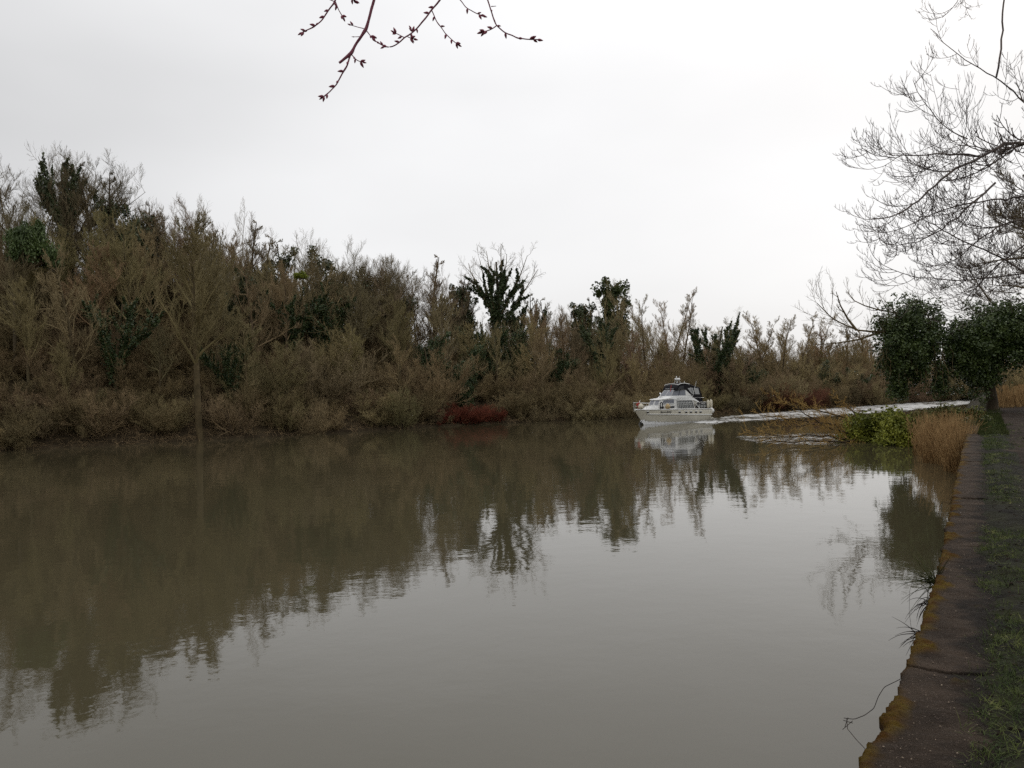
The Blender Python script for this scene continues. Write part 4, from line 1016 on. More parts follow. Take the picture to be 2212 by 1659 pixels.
cr('ivy', 1540, 668, 'fan shaped ivy clad tree rising from the far bank behind the cruiser', D=97, var=1, it=(.75, .9, .75))
cr('ivy', 1622, 765, 'low round ivy clump on a stump right of the fan shaped ivy tree', D=100, var=4, it=(.75, .9, .75))
for px, top, D, tx in ((1600, 690, 110, 'bare tree between the fan shaped ivy tree and the airy pair'), (1650, 686, 110, 'airy bare tree with sky showing through, left of an airy pair'),
                    (1690, 670, 108, 'airy bare tree with rusty upright limbs, tallest past the bend'), (1722, 676, 113, 'thin bare tree at the end of the airy group by the sky gap'),
                    (1590, 720, 97, 'olive bare tree close beside the fan shaped ivy tree')):
    put('poplar' if px != 1590 else 'ash', px, D, top=top, fat=1.2, label=tx, tn=(1.1, 1.0, .92) if px != 1590 else None, z=.6)
for px, top, D, tx in ((1785, 700, 109, 'rounded olive brown tree where the skyline rises again past the gap'), (1840, 698, 108, 'broad brown tree behind the bare limb of the ivy curtained tree'), (1880, 705, 112, 'brown tree half hidden behind the ivy dome over the water')):
    put('ash', px, D, top=top, label=tx, z=.5, tn=(1.05, .92, .75), fat=1.2)
put('ivy', 1785, 103, top=775, label='dark evergreen mass within the trees past the sky gap', var=4, z=.4)
put('ivy', 1850, 104, top=790, label='dark evergreen mass low behind the bare overhanging limb', var=4, z=.4)
put('tall', 432, 67.5, top=455, label='large tree at the water edge with a pale mossy trunk', var=0, fat=.85, tn=(.88, .82, .66))
put('tall', 205, 72, top=520, label='tall tree with a straight grey trunk in the left of the wood', var=1, tn=(1.1, .95, .8))
put('holly', 74, 70, top=446, label='rounded glossy evergreen shrub high on the slope', fat=.5, z=W(74, 560, 70)[2], it=(1.1, 1.3, .9))
for px, top, bot, D, tx in ((250, 600, 680, 69, 'dark ivy mass on the left slope beside the grey trunk'), (940, 715, 790, 88, 'ivy wrapped tree in the middle of the slope'), (1060, 680, 745, 95, 'dark ivy mass directly below the great ivy clad tree'),
                       (1030, 700, 760, 92, 'ivy mass to the lower left of the great ivy clad tree'), (1120, 700, 760, 96, 'broad ivy bank to the lower right of the great ivy clad tree'), (1210, 738, 800, 94, 'isolated ivy clump on the lower slope above the red stems'),
                       (640, 590, 640, 82, 'ivy clump with a yellow green spray high on the slope'), (500, 700, 880, 72, 'dark ivy column beside the pale mossy trunk'), (1005, 765, 820, 87, 'small ivy clump low on the middle slope'), (705, 590, 640, 84, 'dark ivy clump high on the slope under the skyline')):
    zg = W(px, bot, D)[2]
    put('ivy', px, D, top=top, label=tx, var=rng.choice((4, 5)), z=hill_z(W(px, 852, D)[0], D), it=(.8, .95, .8))
YG = place('yellow_green_shrub', BR, tuple(W(650, 600, 78)), 1, .9, (1, 1, 1), (1.1, 1.2, .7)); tag(YG, 'small yellow green shrub glowing high on the wooded slope', 'shrub')
# red stemmed shrubs on the waterline
RD = (.62, .20, .18)
for px, D, H, tx in ((985, 82.0, 2.0, 'red stemmed shrub at the waterline, leftmost of the red patch'), (1010, 82.0, 2.2, 'tallest red stemmed shrub in the middle of the red patch'), (1045, 82.0, 1.8, 'low red stemmed shrub in the middle of the red patch'),
                     (1075, 82.0, 1.4, 'low spreading red shrub at the tapering end of the red patch'), (955, 82.0, 1.5, 'faint red shrub under the brown bushes by the red patch'),
                     (1650, 97, 3.2, 'dull red shrub at the far waterline left of its red neighbours'), (1685, 97, 2.6, 'dull red shrub at the far waterline behind the wake'), (1730, 97, 2.8, 'dull red shrub behind the sunken branches'), (1770, 97, 2.6, 'dull red shrub at the far end of the red row past the bend')):
    p = W(px, 852, D); x, y = p[0], p[1]
    for _ in range(60):
        s_, _u = bank_sd(x, y)
        if s_ > .25: break
        y += .4; x = (px - CX) / F * y
    for _ in range(60):
        s_, _u = bank_sd(x, y)
        if s_ < .7: break
        y -= .2; x = (px - CX) / F * y
    put('thicket', px, y, H=H, label=tx, tn=RD if px < 1200 else (.62, .32, .28), z=.25, fat=1.15)
# tangled undergrowth along the waterline
rg = np.random.default_rng(9); Pn = []
g = Geo()
nn = 6000; ii = rg.choice(np.where((BLr[:, 0] > -52) & (BLr[:, 0] < 62))[0], nn); s_ = rg.uniform(.18, 1, nn) ** 1.7 * 5 - .1
P0 = np.concatenate([BLr[ii] + BN[ii] * s_[:, None] + BT[ii] * rg.uniform(-1, 1, (nn, 1)), np.zeros((nn, 1))], 1)
P0[:, 2] = [hill_z(a[0], a[1]) - .05 if s2 > .2 else .15 for a, s2 in zip(P0, s_)]
D0 = rg.normal(0, .8, (nn, 3)); D0[:, 2] = 1; D0[:, :2] -= BN[ii] * .5
Pw = walk(rg, P0, D0, rg.uniform(.6, 1.8, nn), 4, -1.6, .2)
V, q = tubes(Pw, np.linspace(.012, .005, 5)[None] * np.ones((nn, 1)), 3); g.add(V, q)
Pk, Rk = kids(rg, Pw, np.linspace(.012, .005, 5)[None] * np.ones((nn, 1)), 2, .2, 1, .8, .6, .7, 2, -.2, .2, .4, .006)
V, q = tubes(Pk, Rk, 3); g.add(V, q)
o = obj('undergrowth', g.build('undergrowth', M['twig'])); o.color = (1.05, .9, .8, 1)
tag(o, 'tangle of brown brambles and dead stems along the far waterline', 'undergrowth', kind='stuff')

# ------------------------------------------------------------------ ivy-curtained tree on this bank
rg = np.random.default_rng(40)
def WI(px, py, D): return W(px, py, D * .74)
TB = WI(2142, 852, 58)
it_ = empty('ivy_curtained_tree', (TB[0], TB[1], ZT)); off = np.array([TB[0], TB[1], ZT])
tag(it_, 'dark ivy draped tree arching from the towpath bank out over the water', 'tree')
g = Geo(); trunkP = [WI(2146, 905, 58), WI(2142, 860, 58), WI(2132, 800, 57.6), WI(2125, 740, 57.2), WI(2135, 690, 57)]
g.tube([p - off for p in trunkP], [.34, .28, .24, .19, .13], 9)
obj('trunk', g.build('trunk', M['bark'], True), it_).color = (.45, .42, .4, 1)
limbs = [[WI(2128, 770, 57.4), WI(2080, 735, 57), WI(2020, 722, 56.5), (WI(1960, 716, 56)), WI(1900, 718, 55.6), WI(1850, 713, 55.2), WI(1800, 690, 55), WI(1765, 655, 54.8)],
         [WI(2000, 722, 56), WI(1960, 680, 56), WI(1900, 670, 56), WI(1850, 655, 56), WI(1830, 630, 56)],
         [WI(1900, 718, 55.6), WI(1850, 735, 55.4), WI(1800, 742, 55.2), WI(1760, 745, 55)],
         [WI(1960, 700, 55.6), WI(1930, 740, 55.4), WI(1905, 770, 55.2), WI(1890, 800, 55)],
         [WI(2128, 760, 57.4), WI(2170, 710, 57), WI(2230, 700, 56.6), WI(2300, 730, 56)],
         [WI(1850, 713, 55.2), WI(1832, 690, 55), WI(1810, 650, 54.6), WI(1806, 630, 54.4)]]
g = Geo()
for Lm in limbs:
    P = np.array(Lm) - off; Pr, _ = resample(P, .5)
    g.tube(Pr, np.linspace(.13 if Lm is limbs[0] else .07, .018, len(Pr)), 6)
    P1, R1 = kids(rg, Pr[None], np.linspace(.1, .02, len(Pr))[None], int(len(Pr) * 1.3), .25, 1, .75, .22, .35, 5, .5, .12, .3, .012)
    V, q = tubes(P1, R1, 4); g.add(V, q)
    P2, R2 = kids(rg, P1, R1, 6, .15, 1, .65, .45, .6, 3, .55, .14, .4, .0085); V, q = tubes(P2, R2, 3); g.add(V, q)
    P3, R3 = kids(rg, P2, R2, 3, .2, 1, .6, .5, .7, 2, .4, .14, .4, .007); V, q = tubes(P3, R3, 3); g.add(V, q)
o = obj('crown', g.build('crown', M['twig']), it_); o.color = (.55, .48, .42, 1); o['kind'] = 'stuff'
def blob_leaves(rg, cl, n_, lsz):
    """cl: list of centre, radius"""
    c = np.array([a for a, b_ in cl]); r_ = np.array([b_ for a, b_ in cl]); wgt = r_ ** 2; wgt = wgt / wgt.sum()
    k = rg.choice(len(cl), n_, p=wgt); o_ = rg.normal(size=(n_, 3)); o_ /= np.linalg.norm(o_, axis=1, keepdims=True)
    return leaves(rg, c[k] + o_ * (r_[k] * rg.random(n_) ** .38)[:, None], lsz)
cl = []
def ell(px, py, rx, ry, D, dz, n_, r0, r1, shell=.55):
    for _ in range(n_):
        a = rg.uniform(0, 6.28); k = shell + (1 - shell) * rg.random(); ez = rg.uniform(-1, 1)
        u = rg.normal(size=3); u /= np.linalg.norm(u)
        p = WI(px + u[0] * rx * k, py - u[2] * ry * k, D + u[1] * dz * k); cl.append((p - off, .74 * rg.uniform(r0, r1)))
ell(1969, 724, 84, 86, 56, 2.6, 200, .4, .75, .35)
ell(1966, 780, 72, 45, 56, 2.0, 60, .4, .65, .2)
ell(1940, 822, 32, 46, 56, 1.2, 40, .3, .5, .2); ell(2028, 824, 24, 46, 56, 1.2, 40, .3, .45, .2); ell(1985, 812, 28, 26, 56, .8, 12, .25, .4, .2)
ell(2068, 755, 32, 60, 56.5, 2.0, 60, .35, .6, .2); ell(2124, 738, 66, 86, 57, 2.4, 150, .45, .8, .2); ell(2112, 815, 55, 44, 57, 1.6, 60, .35, .6, .2); ell(2068, 760, 26, 60, 56.5, 1.4, 40, .35, .6, .2)
ell(2195, 722, 74, 76, 57, 2.4, 150, .45, .8, .2); ell(2258, 742, 60, 55, 56, 2, 60, .4, .7, .2)
for k in range(170):
    c0, r0_ = cl[rg.integers(0, len(cl))]; cl.append((c0 + rg.normal(0, .5, 3), rg.uniform(.10, .2)))
V, f = blob_leaves(rg, cl, 90000, .066)
g = Geo().add(V, f); o = obj('ivy', g.build('ivy', M['ivy_near']), it_); o['kind'] = 'stuff'
# yellowed leaves and hanging stems
g = Geo()
for k in range(26):
    px, py = rg.uniform(1900, 2055), rg.uniform(730, 800); P = [WI(px, py, 54.5)]
    for j in range(5): P.append(P[-1] + np.array([rg.normal(0, .09), rg.normal(0, .08), -rg.uniform(.15, .4)]))
    g.tube(np.array(P) - off, np.linspace(.02, .008, 6), 3)
o = obj('hanging_stems', g.build('hanging_stems', M['bark']), it_); o.color = (.9, .85, .6, 1); o['kind'] = 'stuff'

# ------------------------------------------------------------------ sunken branches, bramble, reeds
rg = np.random.default_rng(51)
fb = empty('fallen_willow', tuple(G(1880, 945))); offb = np.array(fb.location)
tag(fb, 'fallen willow boughs reaching out over the river with mossy orange twigs', 'tree')
BG = [[(1900, 930, 42), (1840, 905, 42.3), (1780, 890, 42.6), (1720, 878, 43), (1680, 862, 43), (1660, 850, 43)], [(1900, 935, 42), (1830, 925, 41.8), (1750, 908, 41.6), (1690, 906, 41.4), (1640, 895, 41.2)],
      [(1895, 945, 41), (1820, 945, 40.8), (1750, 940, 40.6), (1690, 943, 40.5), (1640, 935, 40.4), (1600, 920, 40.4)], [(1880, 950, 40.5), (1800, 955, 40), (1760, 950, 39.8), (1700, 957, 39.7), (1650, 945, 39.6)],
      [(1880, 930, 42), (1850, 895, 42.5), (1820, 870, 43), (1800, 850, 43.4)], [(1890, 925, 43), (1800, 915, 43.5), (1730, 920, 43.6), (1650, 925, 43.8)], [(1860, 940, 41), (1790, 925, 41), (1740, 895, 41), (1700, 870, 41)]]
gb, gc = Geo(), Geo()
for b_ in BG:
    P = np.array([W(*p) for p in b_]) - offb; Pr, _ = resample(P, .35); Pr += rg.normal(0, .03, Pr.shape)
    r_ = np.linspace(.06, .015, len(Pr)); gb.tube(Pr, r_, 6)
    P1, R1 = kids(rg, Pr[None], r_[None], 22, .12, 1, .85, .15, .4, 4, .35, .16, .3, .012); V, q = tubes(P1, R1, 4); gc.add(V, q)
    P2, R2 = kids(rg, P1, R1, 7, .15, 1, .75, .5, .6, 3, .4, .18, .4, .008); V, q = tubes(P2, R2, 3); gc.add(V, q)
    P3, R3 = kids(rg, P2, R2, 3, .2, 1, .7, .5, .7, 2, .3, .18, .4, .007); V, q = tubes(P3, R3, 3); gc.add(V, q)
obj('boughs', gb.build('boughs', M['bark'], True), fb).color = (.45, .4, .36, 1)
o = obj('twigs', gc.build('twigs', M['twig']), fb); o.color = (1.25, 1.0, .5, 1); o['kind'] = 'stuff'
for px, py, D, sc, tx, tn in ((1872, 915, 41, 1.8, 'yellow green bramble bush at the outer end by the fallen boughs', (1, 1, 1)), (1925, 912, 40, 2.2, 'largest yellow green bramble bush growing out of the river margin', (1, 1, 1)),
                              (1970, 918, 37.5, 1.9, 'yellow green bramble bush between the largest one and the dry reeds', (1, 1, .9)), (2035, 905, 36, 1.5, 'olive bramble bush behind the dry reeds', (.5, .48, .7)),
                              (2112, 912, 31, 1.0, 'dark olive bramble spilling over the end of the concrete wall', (.35, .38, .6)), (2085, 890, 36, 1.3, 'olive bramble bush under the ivy draped tree', (.5, .5, .7))):
    b0 = W(px, 945, D); b0[2] = .1 if px < 2020 else .8
    e = place('bramble_bush', BR, tuple(b0), rg.uniform(0, 6), sc, (1, 1, 1), tn, 1.0); tag(e, tx, 'bush')
g = Geo(); nn = 1900
pts = []
for k in range(nn):
    s1 = rg.uniform(24.6, 37); v1 = wig(s1) - rg.uniform(.0, 1) ** 1.1 * min(1.75, (s1 - 23.8) * .24) * (1 + .25 * math.sin(s1 * 2)) - .05
    p = near(s1, v1, 0); pts.append((p[0], p[1], -.1))
P0 = np.array(pts); D0 = rg.normal(0, .16, (nn, 3)); D0[:, 2] = 1
Pw = walk(rg, P0, D0, rg.uniform(.7, 1.9, nn), 4, 0, .06)
V, q = tubes(Pw, np.linspace(.011, .005, 5)[None] * np.ones((nn, 1)), 3); g.add(V, q)
Pk, Rk = kids(rg, Pw, np.linspace(.011, .005, 5)[None] * np.ones((nn, 1)), 1, .3, .95, .5, .3, .7, 2, -.6, .1, .2, .006)
V, q = tubes(Pk, Rk, 3); g.add(V, q)
o = obj('reeds', g.build('reeds', M['straw'])); tag(o, 'dry orange brown reeds standing in the water against the wall', 'reeds', kind='stuff')
# far reeds, field and bushes right of the ivy tree
g = Geo(); nn = 3500; pts = []
for k in range(nn):
    D = rg.uniform(47, 68); pxx = rg.uniform(2150, 2330); p = W(pxx, 852, D); pts.append((p[0], p[1], ZT - .05))
P0 = np.array(pts); D0 = rg.normal(0, .15, (nn, 3)); D0[:, 2] = 1
Pw = walk(rg, P0, D0, rg.uniform(.6, 1.3, nn), 3, 0, .05); V, q = tubes(Pw, np.linspace(.022, .012, 4)[None] * np.ones((nn, 1)), 3); g.add(V, q)
o = obj('dry_grass', g.build('dry_grass', M['straw'])); tag(o, 'tall dry grass beyond the ivy draped tree beside the path', 'grass', kind='stuff')
V = [near(76, 3.2, ZT + .02), near(76, 90, ZT + .02), near(104, 90, ZT + .05), near(104, 1.5, ZT + .05)]
o = obj('field', mesh('field', V, [(0, 1, 2, 3)], M['field'])); o['kind'] = 'structure'
for px, top, D, tx in ((2165, 800, 116, 'hazy grey tree far beyond the pale field'), (2195, 786, 104, 'brown bare tree at the pale field, nearer the ivy tree'), (2240, 780, 106, 'brown bare tree at the pale field where the path leaves view'), (2290, 775, 110, 'brown bare tree farthest along the pale field'), (2150, 812, 118, 'hazy grey tree far beyond the ivy draped trunk')):
    put('bush' if D < 112 else 'ash', px, D, top=top, label=tx, z=ZT, tn=(1.15, .95, .78) if D < 112 else (.9, .88, .9), fat=1.3)
for k in range(26):
    i = int(np.searchsorted(BLr[:, 1], 106 + k * 1.6)); i = min(i, len(BLr) - 1); x, y = BLr[i] + BN[i] * rng.uniform(1.5, 9)
    px_, _ = proj((x, y, 3)); put(rng.choice(('ash', 'bush', 'ash')), px_, y, H=rng.uniform(5, 8.5), label='distant tree closing the river reach beyond the ivy curtain', group='trees at the end of the river reach', z=.4, fat=1.3)
for k in range(9):
    p = O2 + T2 * (108 + k * 4) + N2 * rng.uniform(.5, 12); px_, _ = proj((p[0], p[1], 3)); put('bush', px_, p[1], H=rng.uniform(4, 7), label='distant shrub on the towpath bank beyond the ivy draped trunk', group='distant towpath shrubs', z=.8, fat=1.3)
for px, D, tx in ((2166, 49, 'thin bare sapling by the dry grass nearer the ivy trunk'), (2178, 52, 'thin bare sapling in the dry grass beside its twin')):
    put('slim', px, D, H=2.2, label=tx, z=ZT)
put('ash', 2350, 68, top=330, label='tall dense bare tree rising behind the ivy draped tree', z=ZT, tn=(.62, .56, .46), var=0, fat=1.0)
put('ash', 2330, 50, top=300, label='bare tree beyond the path whose crown edge shows above the ivy', z=ZT, tn=(.55, .48, .42), var=1, fat=1.0)

# ------------------------------------------------------------------ near bare tree reaching in from the towpath side
rg = np.random.default_rng(63)
NT = empty('overhanging_tree', (13.2, 15.5, ZT)); ofn = np.array([13.2, 15.5, ZT])
tag(NT, 'large bare tree beside the towpath with drooping boughs of fine upturned twigs', 'tree')
g = Geo(); hubs = np.array([(13.2, 15.5, .7), (13.1, 15.4, 3), (12.8, 15.2, 6), (12.7, 15.0, 9), (12.3, 15, 12)])
g.tube(hubs - ofn, [.5, .42, .36, .26, .1], 10); obj('trunk', g.build('trunk', M['neartwig'], True), NT)
LM = [([(12.9, 15.3, 5.5), W(2330, 262, 14), W(2212, 312, 13.5), W(2168, 309, 13.2), W(2125, 338, 13), W(2080, 358, 12.8), W(2047, 373, 12.6), W(2000, 420, 12.4), W(1960, 452, 12.2), W(1925, 470, 12), W(1885, 472, 11.8)], .075, 16),
      ([W(2125, 338, 13), W(2040, 330, 12.7), W(1975, 335, 12.5), W(1920, 342, 12.3), W(1885, 338, 12.2), W(1862, 320, 12.1)], .022, 12),
      ([W(2090, 300, 13), W(2050, 285, 12.8), W(2012, 245, 12.6), W(1988, 212, 12.5), W(1972, 172, 12.4)], .014, 6),
      ([(12.9, 15.3, 4.5), W(2320, 640, 14), W(2212, 590, 13.4), W(2190, 572, 13.2), W(2130, 540, 13), W(2060, 512, 12.7), W(2000, 475, 12.5), W(1952, 450, 12.4)], .05, 16),
      ([(12.8, 15.2, 7), W(2300, 330, 14.4), W(2212, 218, 14), W(2152, 167, 13.8), W(2090, 135, 13.6), W(2042, 93, 13.5), W(2010, 62, 13.4)], .04, 7),
      ([W(2152, 167, 13.8), W(2160, 120, 13.8), W(2167, 70, 13.8), W(2165, 10, 13.9), W(2180, -80, 14), W(2260, -200, 14.3), (12.5, 15.1, 10)], .022, 16),
      ([(12.5, 15.1, 10), W(2280, -160, 14.2), W(2140, -90, 14), W(2085, -30, 13.8), W(2065, 15, 13.7), W(2035, 38, 13.6)], .03, 14),
      ([(12.9, 15.3, 5), W(2320, 420, 14), W(2212, 425, 13.5), W(2140, 432, 13.2), W(2060, 445, 12.9), W(1980, 480, 12.6), W(1925, 505, 12.5), W(1880, 500, 12.4)], .045, 16),
      ([W(2212, 590, 13.4), W(2100, 605, 13), W(2040, 605, 12.8), W(1980, 600, 12.7), W(1915, 580, 12.6), W(1895, 562, 12.5)], .02, 12),
      ([W(2212, 530, 13.6), W(2150, 575, 13.4), W(2110, 620, 13.2), W(2080, 655, 13)], .02, 12),
      ([W(2150, 395, 13.2), W(2100, 440, 13), W(2060, 475, 12.9), W(2000, 520, 12.8), W(1950, 530, 12.7), W(1900, 530, 12.6)], .024, 14),
      ([W(2240, 470, 13.6), W(2170, 480, 13.4), W(2110, 520, 13.2), W(2060, 570, 13), W(2010, 575, 12.9)], .024, 14),
      ([W(2212, 312, 13.5), W(2150, 330, 13.3), W(2090, 310, 13.2), W(2050, 320, 13.1), W(2000, 350, 13)], .018, 10)]
gl, gt = Geo(), Geo()
for pts, r0, nk in LM:
    P = np.array(pts) - ofn; Pr, _ = resample(P, .16); Pr = smooth_line(Pr, 2) 
    Pr[1:-1] += rg.normal(0, .008, Pr[1:-1].shape)
    rr_ = np.linspace(r0 * .72, max(.004, r0 * .1), len(Pr)); (gl if r0 > .03 else gt).tube(Pr, rr_, 6)
    start = .3 if len(pts) > 6 else .08
    plen = np.linalg.norm(np.diff(Pr, axis=0), axis=1).sum()
    P1, R1 = kids(rg, Pr[None], rr_[None], int(nk * 1.85), start, 1, .8, 1.25 / plen, .45, 8, 1.5, .06, .66, .0046, .6, .55)
    V, q = tubes(P1, R1, 4); gt.add(V, q)
    P2, R2 = kids(rg, P1, R1, 6, .12, .98, .75, .45, .8, 6, 1.5, .06, .35, .0037, .6, .4); V, q = tubes(P2, R2, 3); gt.add(V, q)
    P3, R3 = kids(rg, P2, R2, 3, .2, .95, .7, .4, .9, 3, 1.1, .06, .35, .0031, .6); V, q = tubes(P3, R3, 3); gt.add(V, q)
obj('bough', gl.build('bough', M['neartwig'], True), NT)
o = obj('twigs', gt.build('twigs', M['neartwig']), NT); o['kind'] = 'stuff'

# ------------------------------------------------------------------ budded branches hanging into the top of the view
rg = np.random.default_rng(71)
OB = empty('budding_tree', (4.6, -1.4, ZT)); ofb = np.array([4.6, -1.4, ZT])
tag(OB, 'budding cherry tree whose knobbly purple brown twigs hang in from overhead', 'tree')
DB = 2.6
def zp(x, y, D=DB): return W(608.3 + .275 * x, .275 * y, D) - ofb
limb = [(0, 0, -.1), (.0, .1, 1.6), (-.3, .6, 2.9)] + [tuple(W(px, py, D) - ofb) for px, py, D in ((2500, -500, 2.9), (1900, -420, 2.8), (1400, -340, 2.7), (1000, -240, 2.6), (700, -170, 2.6))]
g = Geo(); Pr, _ = resample(np.array(limb), .08); Pr = smooth_line(Pr, 5); Pr = Pr + np.stack([np.array([nz(k * .11, 3, 1, a) for k in range(len(Pr))]) for a in (3, 6, 9)], 1) * .07; g.tube(Pr, np.interp(np.linspace(0, 1, len(Pr)), [0, .3, .6, 1], [.16, .07, .025, .008]), 10)
obj('limb', g.build('limb', M['cherry'], True), OB)
bV, bF = lathe([(.0006, 0), (.0026, .002), (.0034, .0055), (.0022, .0105), (.0003, .0145)], 7)
budme = mesh('bud', bV, bF, M['bud'], True)
def up_to_limb(p):
    d = np.linalg.norm(Pr - p, axis=1) + 3 * np.maximum(0, p[2] + .05 - Pr[:, 2]); return Pr[int(np.argmin(d))]
BRS = [
 ([( 'L',), (760, -250), (725, 0), (700, 90), (680, 170), (660, 235), (600, 320), (545, 420), (495, 462), (450, 495)], .0052, .0040, 0),
 ([(540, 430), (520, 500), (475, 580), (435, 660), (385, 715), (310, 775)], .0028, .0016, 9),
 ([(545, 425), (590, 475), (650, 490)], .0018, .0012, 7),
 ([(665, 240), (700, 285), (722, 305)], .0017, .0012, 4),
 ([(645, 225), (580, 205), (530, 195)], .0013, .001, 2),
 ([(620, 287), (580, 290), (550, 286)], .0011, .0008, 1),
 ([('L',), (1330, -140), (1245, 0), (1180, 75), (1100, 180), (1020, 265), (960, 300), (900, 355), (850, 372), (800, 360), (760, 335)], .0044, .0018, 12),
 ([(1180, 85), (1220, 170), (1290, 265), (1340, 315), (1395, 358)], .0017, .0013, 8),
 ([(960, 295), (920, 270), (870, 245)], .0016, .0011, 5), ([(990, 290), (1025, 310), (1055, 305)], .0014, .001, 4), ([(1030, 250), (1018, 225), (1010, 210)], .0012, .0009, 3),
 ([('L',), (470, -150), (420, 10), (350, 110), (310, 170), (240, 220), (150, 260)], .0034, .0018, 13),
 ([(420, 10), (450, 80), (470, 110), (490, 150)], .0017, .0011, 5), ([(420, 15), (385, 0), (345, -20)], .0017, .0013, 1),
 ([('L',), (1340, -120), (1400, 0), (1450, 60), (1520, 100), (1590, 130)], .0020, .0014, 8),
 ([('L',), (1560, -180), (1620, 0), (1650, 100), (1685, 200), (1760, 260), (1860, 300), (1950, 310), (2020, 312)], .0030, .0018, 12),
 ([(1685, 205), (1630, 240), (1565, 250)], .0019, .0014, 6), ([(1645, 52), (1665, 50), (1685, 47)], .0012, .0009, 1),
 ([('L',), (500, -60), (555, 0), (590, 12)], .0014, .0011, 4)]
for pts, r0, r1, nb in BRS:
    dj = rg.uniform(-.04, .04)
    P = []
    for p in pts:
        if p == ('L',): continue
        P.append(zp(*p))
    P = np.array(P)
    if pts[0] == ('L',): P = np.concatenate([[up_to_limb(P[0])], P])
    Pq, _ = resample(P, .006); Pq = smooth_line(Pq, 3)
    kk = np.arange(len(Pq))
    rr_ = np.linspace(r0, r1, len(Pq)) * (1 + .16 * np.array([abs(nz(k * .35, r0 * 1000, 1)) for k in kk]) + .5 * np.exp(-((kk % 17) - 8) ** 2 / 2.0) * (r0 < .0036) * .5)
    if r0 > .004: rr_ = rr_ * (1 + .35 * np.exp(-((Pq - zp(655, 235))**2).sum(1) / .00035) + .5 * np.exp(-((Pq - zp(540, 425))**2).sum(1) / .0003))
    Pq = Pq + np.stack([np.array([nz(k * .22, r0 * 999, 1, a) for k in kk]) for a in (3, 6, 9)], 1) * .0016
    g = Geo(); g.tube(Pq, rr_, 7)
    # closed tip
    br = obj('branch', g.build('branch', M['cherry'], True), OB)
    vis0 = .35 if pts[0] == ('L',) else .12
    for b_i in range(nb):
        if b_i < min(4, nb): t_ = 1 - .012 * b_i; spread = .7 if b_i else .12
        else: t_ = vis0 + (.94 - vis0) * (b_i - 3.5 + rg.uniform(-.3, .3)) / max(1, nb - 4); spread = .85
        i_ = int(np.clip(t_, 0, 1) * (len(Pq) - 2)); T = Pq[i_ + 1] - Pq[max(0, i_ - 3)]; T /= np.linalg.norm(T)
        q_ = rg.normal(size=3); q_[1] *= .35; q_ -= q_ @ T * T; q_ /= np.linalg.norm(q_)
        dv = T * math.cos(spread) + q_ * math.sin(spread)
        bo = obj('bud', budme, br); bo.location = Pq[i_] + dv * rr_[i_] * .7
        bo.rotation_euler = Vector(dv).to_track_quat('Z', 'Y').to_euler(); sc = rg.uniform(.75, 1.35) * (1.1 if nb > 1 else .6); bo.scale = (sc, sc, sc)

# ------------------------------------------------------------------ sedge tufts, wall weeds, fallen cane, grass, litter
def tuft(name, px, py, D, n_, ln, spreadv, drop, mat, label, lean=(-.5, 0, .4)):
    b0 = W(px, py, D); P0 = np.tile([[0., 0, 0]], (n_, 1)) + rg.normal(0, .02, (n_, 3))
    D0 = rg.normal(0, spreadv, (n_, 3)) + np.array(lean); D0[:, 0] = -np.abs(D0[:, 0]) * .9 + .1
    Pw = walk(rg, P0, D0, rg.uniform(.45, 1, n_) * ln, 6, drop, .05)
    g = Geo(); V, q = tubes(Pw, np.linspace(.0045, .0008, 7)[None] * np.ones((n_, 1)), 3); g.add(V, q)
    e = empty(name, tuple(b0)); tag(e, label, 'plant'); o = obj('blades', g.build('blades', M[mat]), e); o['kind'] = 'stuff'
tuft('sedge_tuft', 2020, 1262, 7.15, 46, .46, .5, -.5, 'sedge', 'largest green and brown sedge tuft sprouting from the wall face over the water', (-.6, -.1, .55))
tuft('sedge_tuft', 2012, 1300, 6.75, 26, .30, .4, -1.6, 'deadstem', 'drooping dark dead tuft directly below the green sedge on the wall', (-.7, -.1, .1))
tuft('sedge_tuft', 1990, 1372, 5.75, 16, .22, .4, -.9, 'deadstem', 'small dark dead tuft lowest on the wall above the bent cane', (-.8, 0, .2))
tuft('sedge_tuft', 2063, 1085, 12.6, 16, .25, .4, -.5, 'deadstem', 'tiny dark weed on the far stretch of the wall', (-.5, 0, .4))
ce = empty('bent_cane', tuple(W(1956, 1462, 4.9))); oc = np.array(ce.location); tag(ce, 'thin bent dead cane hooked out over the water from the wall', 'cane')
g = Geo(); P = np.array([W(*p) for p in ((1958, 1460, 4.92), (1935, 1472, 4.85), (1910, 1484, 4.8), (1897, 1505, 4.75), (1888, 1530, 4.7), (1868, 1545, 4.65), (1845, 1554, 4.6), (1823, 1551, 4.6))]) - oc
Pr2, _ = resample(P, .01); Pr2 = smooth_line(Pr2, 3); g.tube(Pr2, .0022, 5); obj('cane', g.build('cane', M['deadstem'], True), ce)
g = Geo()
P = np.array([W(*p) for p in ((1829, 1552, 4.6), (1831, 1575, 4.55), (1850, 1598, 4.45), (1871, 1620, 4.35))]) - oc; g.tube(P, .002, 5)
for a, b_ in (((1820, 1576, 4.6), (1842, 1557, 4.6)), ((1822, 1556, 4.6), (1842, 1562, 4.6)), ((1825, 1570, 4.6), (1832, 1550, 4.6))): g.tube(np.array([W(*a), W(*b_)]) - oc, .002, 4)
obj('side_stem', g.build('side_stem', M['deadstem'], True), ce)
e = empty('hanging_stem', tuple(W(2002, 1250, 7))); oc = np.array(e.location); tag(e, 'long hair thin stem looping down from the sedge to the water', 'stem')
g = Geo(); P = np.array([W(*p) for p in ((2000, 1236, 7), (1975, 1245, 6.9), (1965, 1275, 6.8), (1964, 1320, 6.5), (1968, 1355, 6.2), (1986, 1385, 6.0))]) - oc
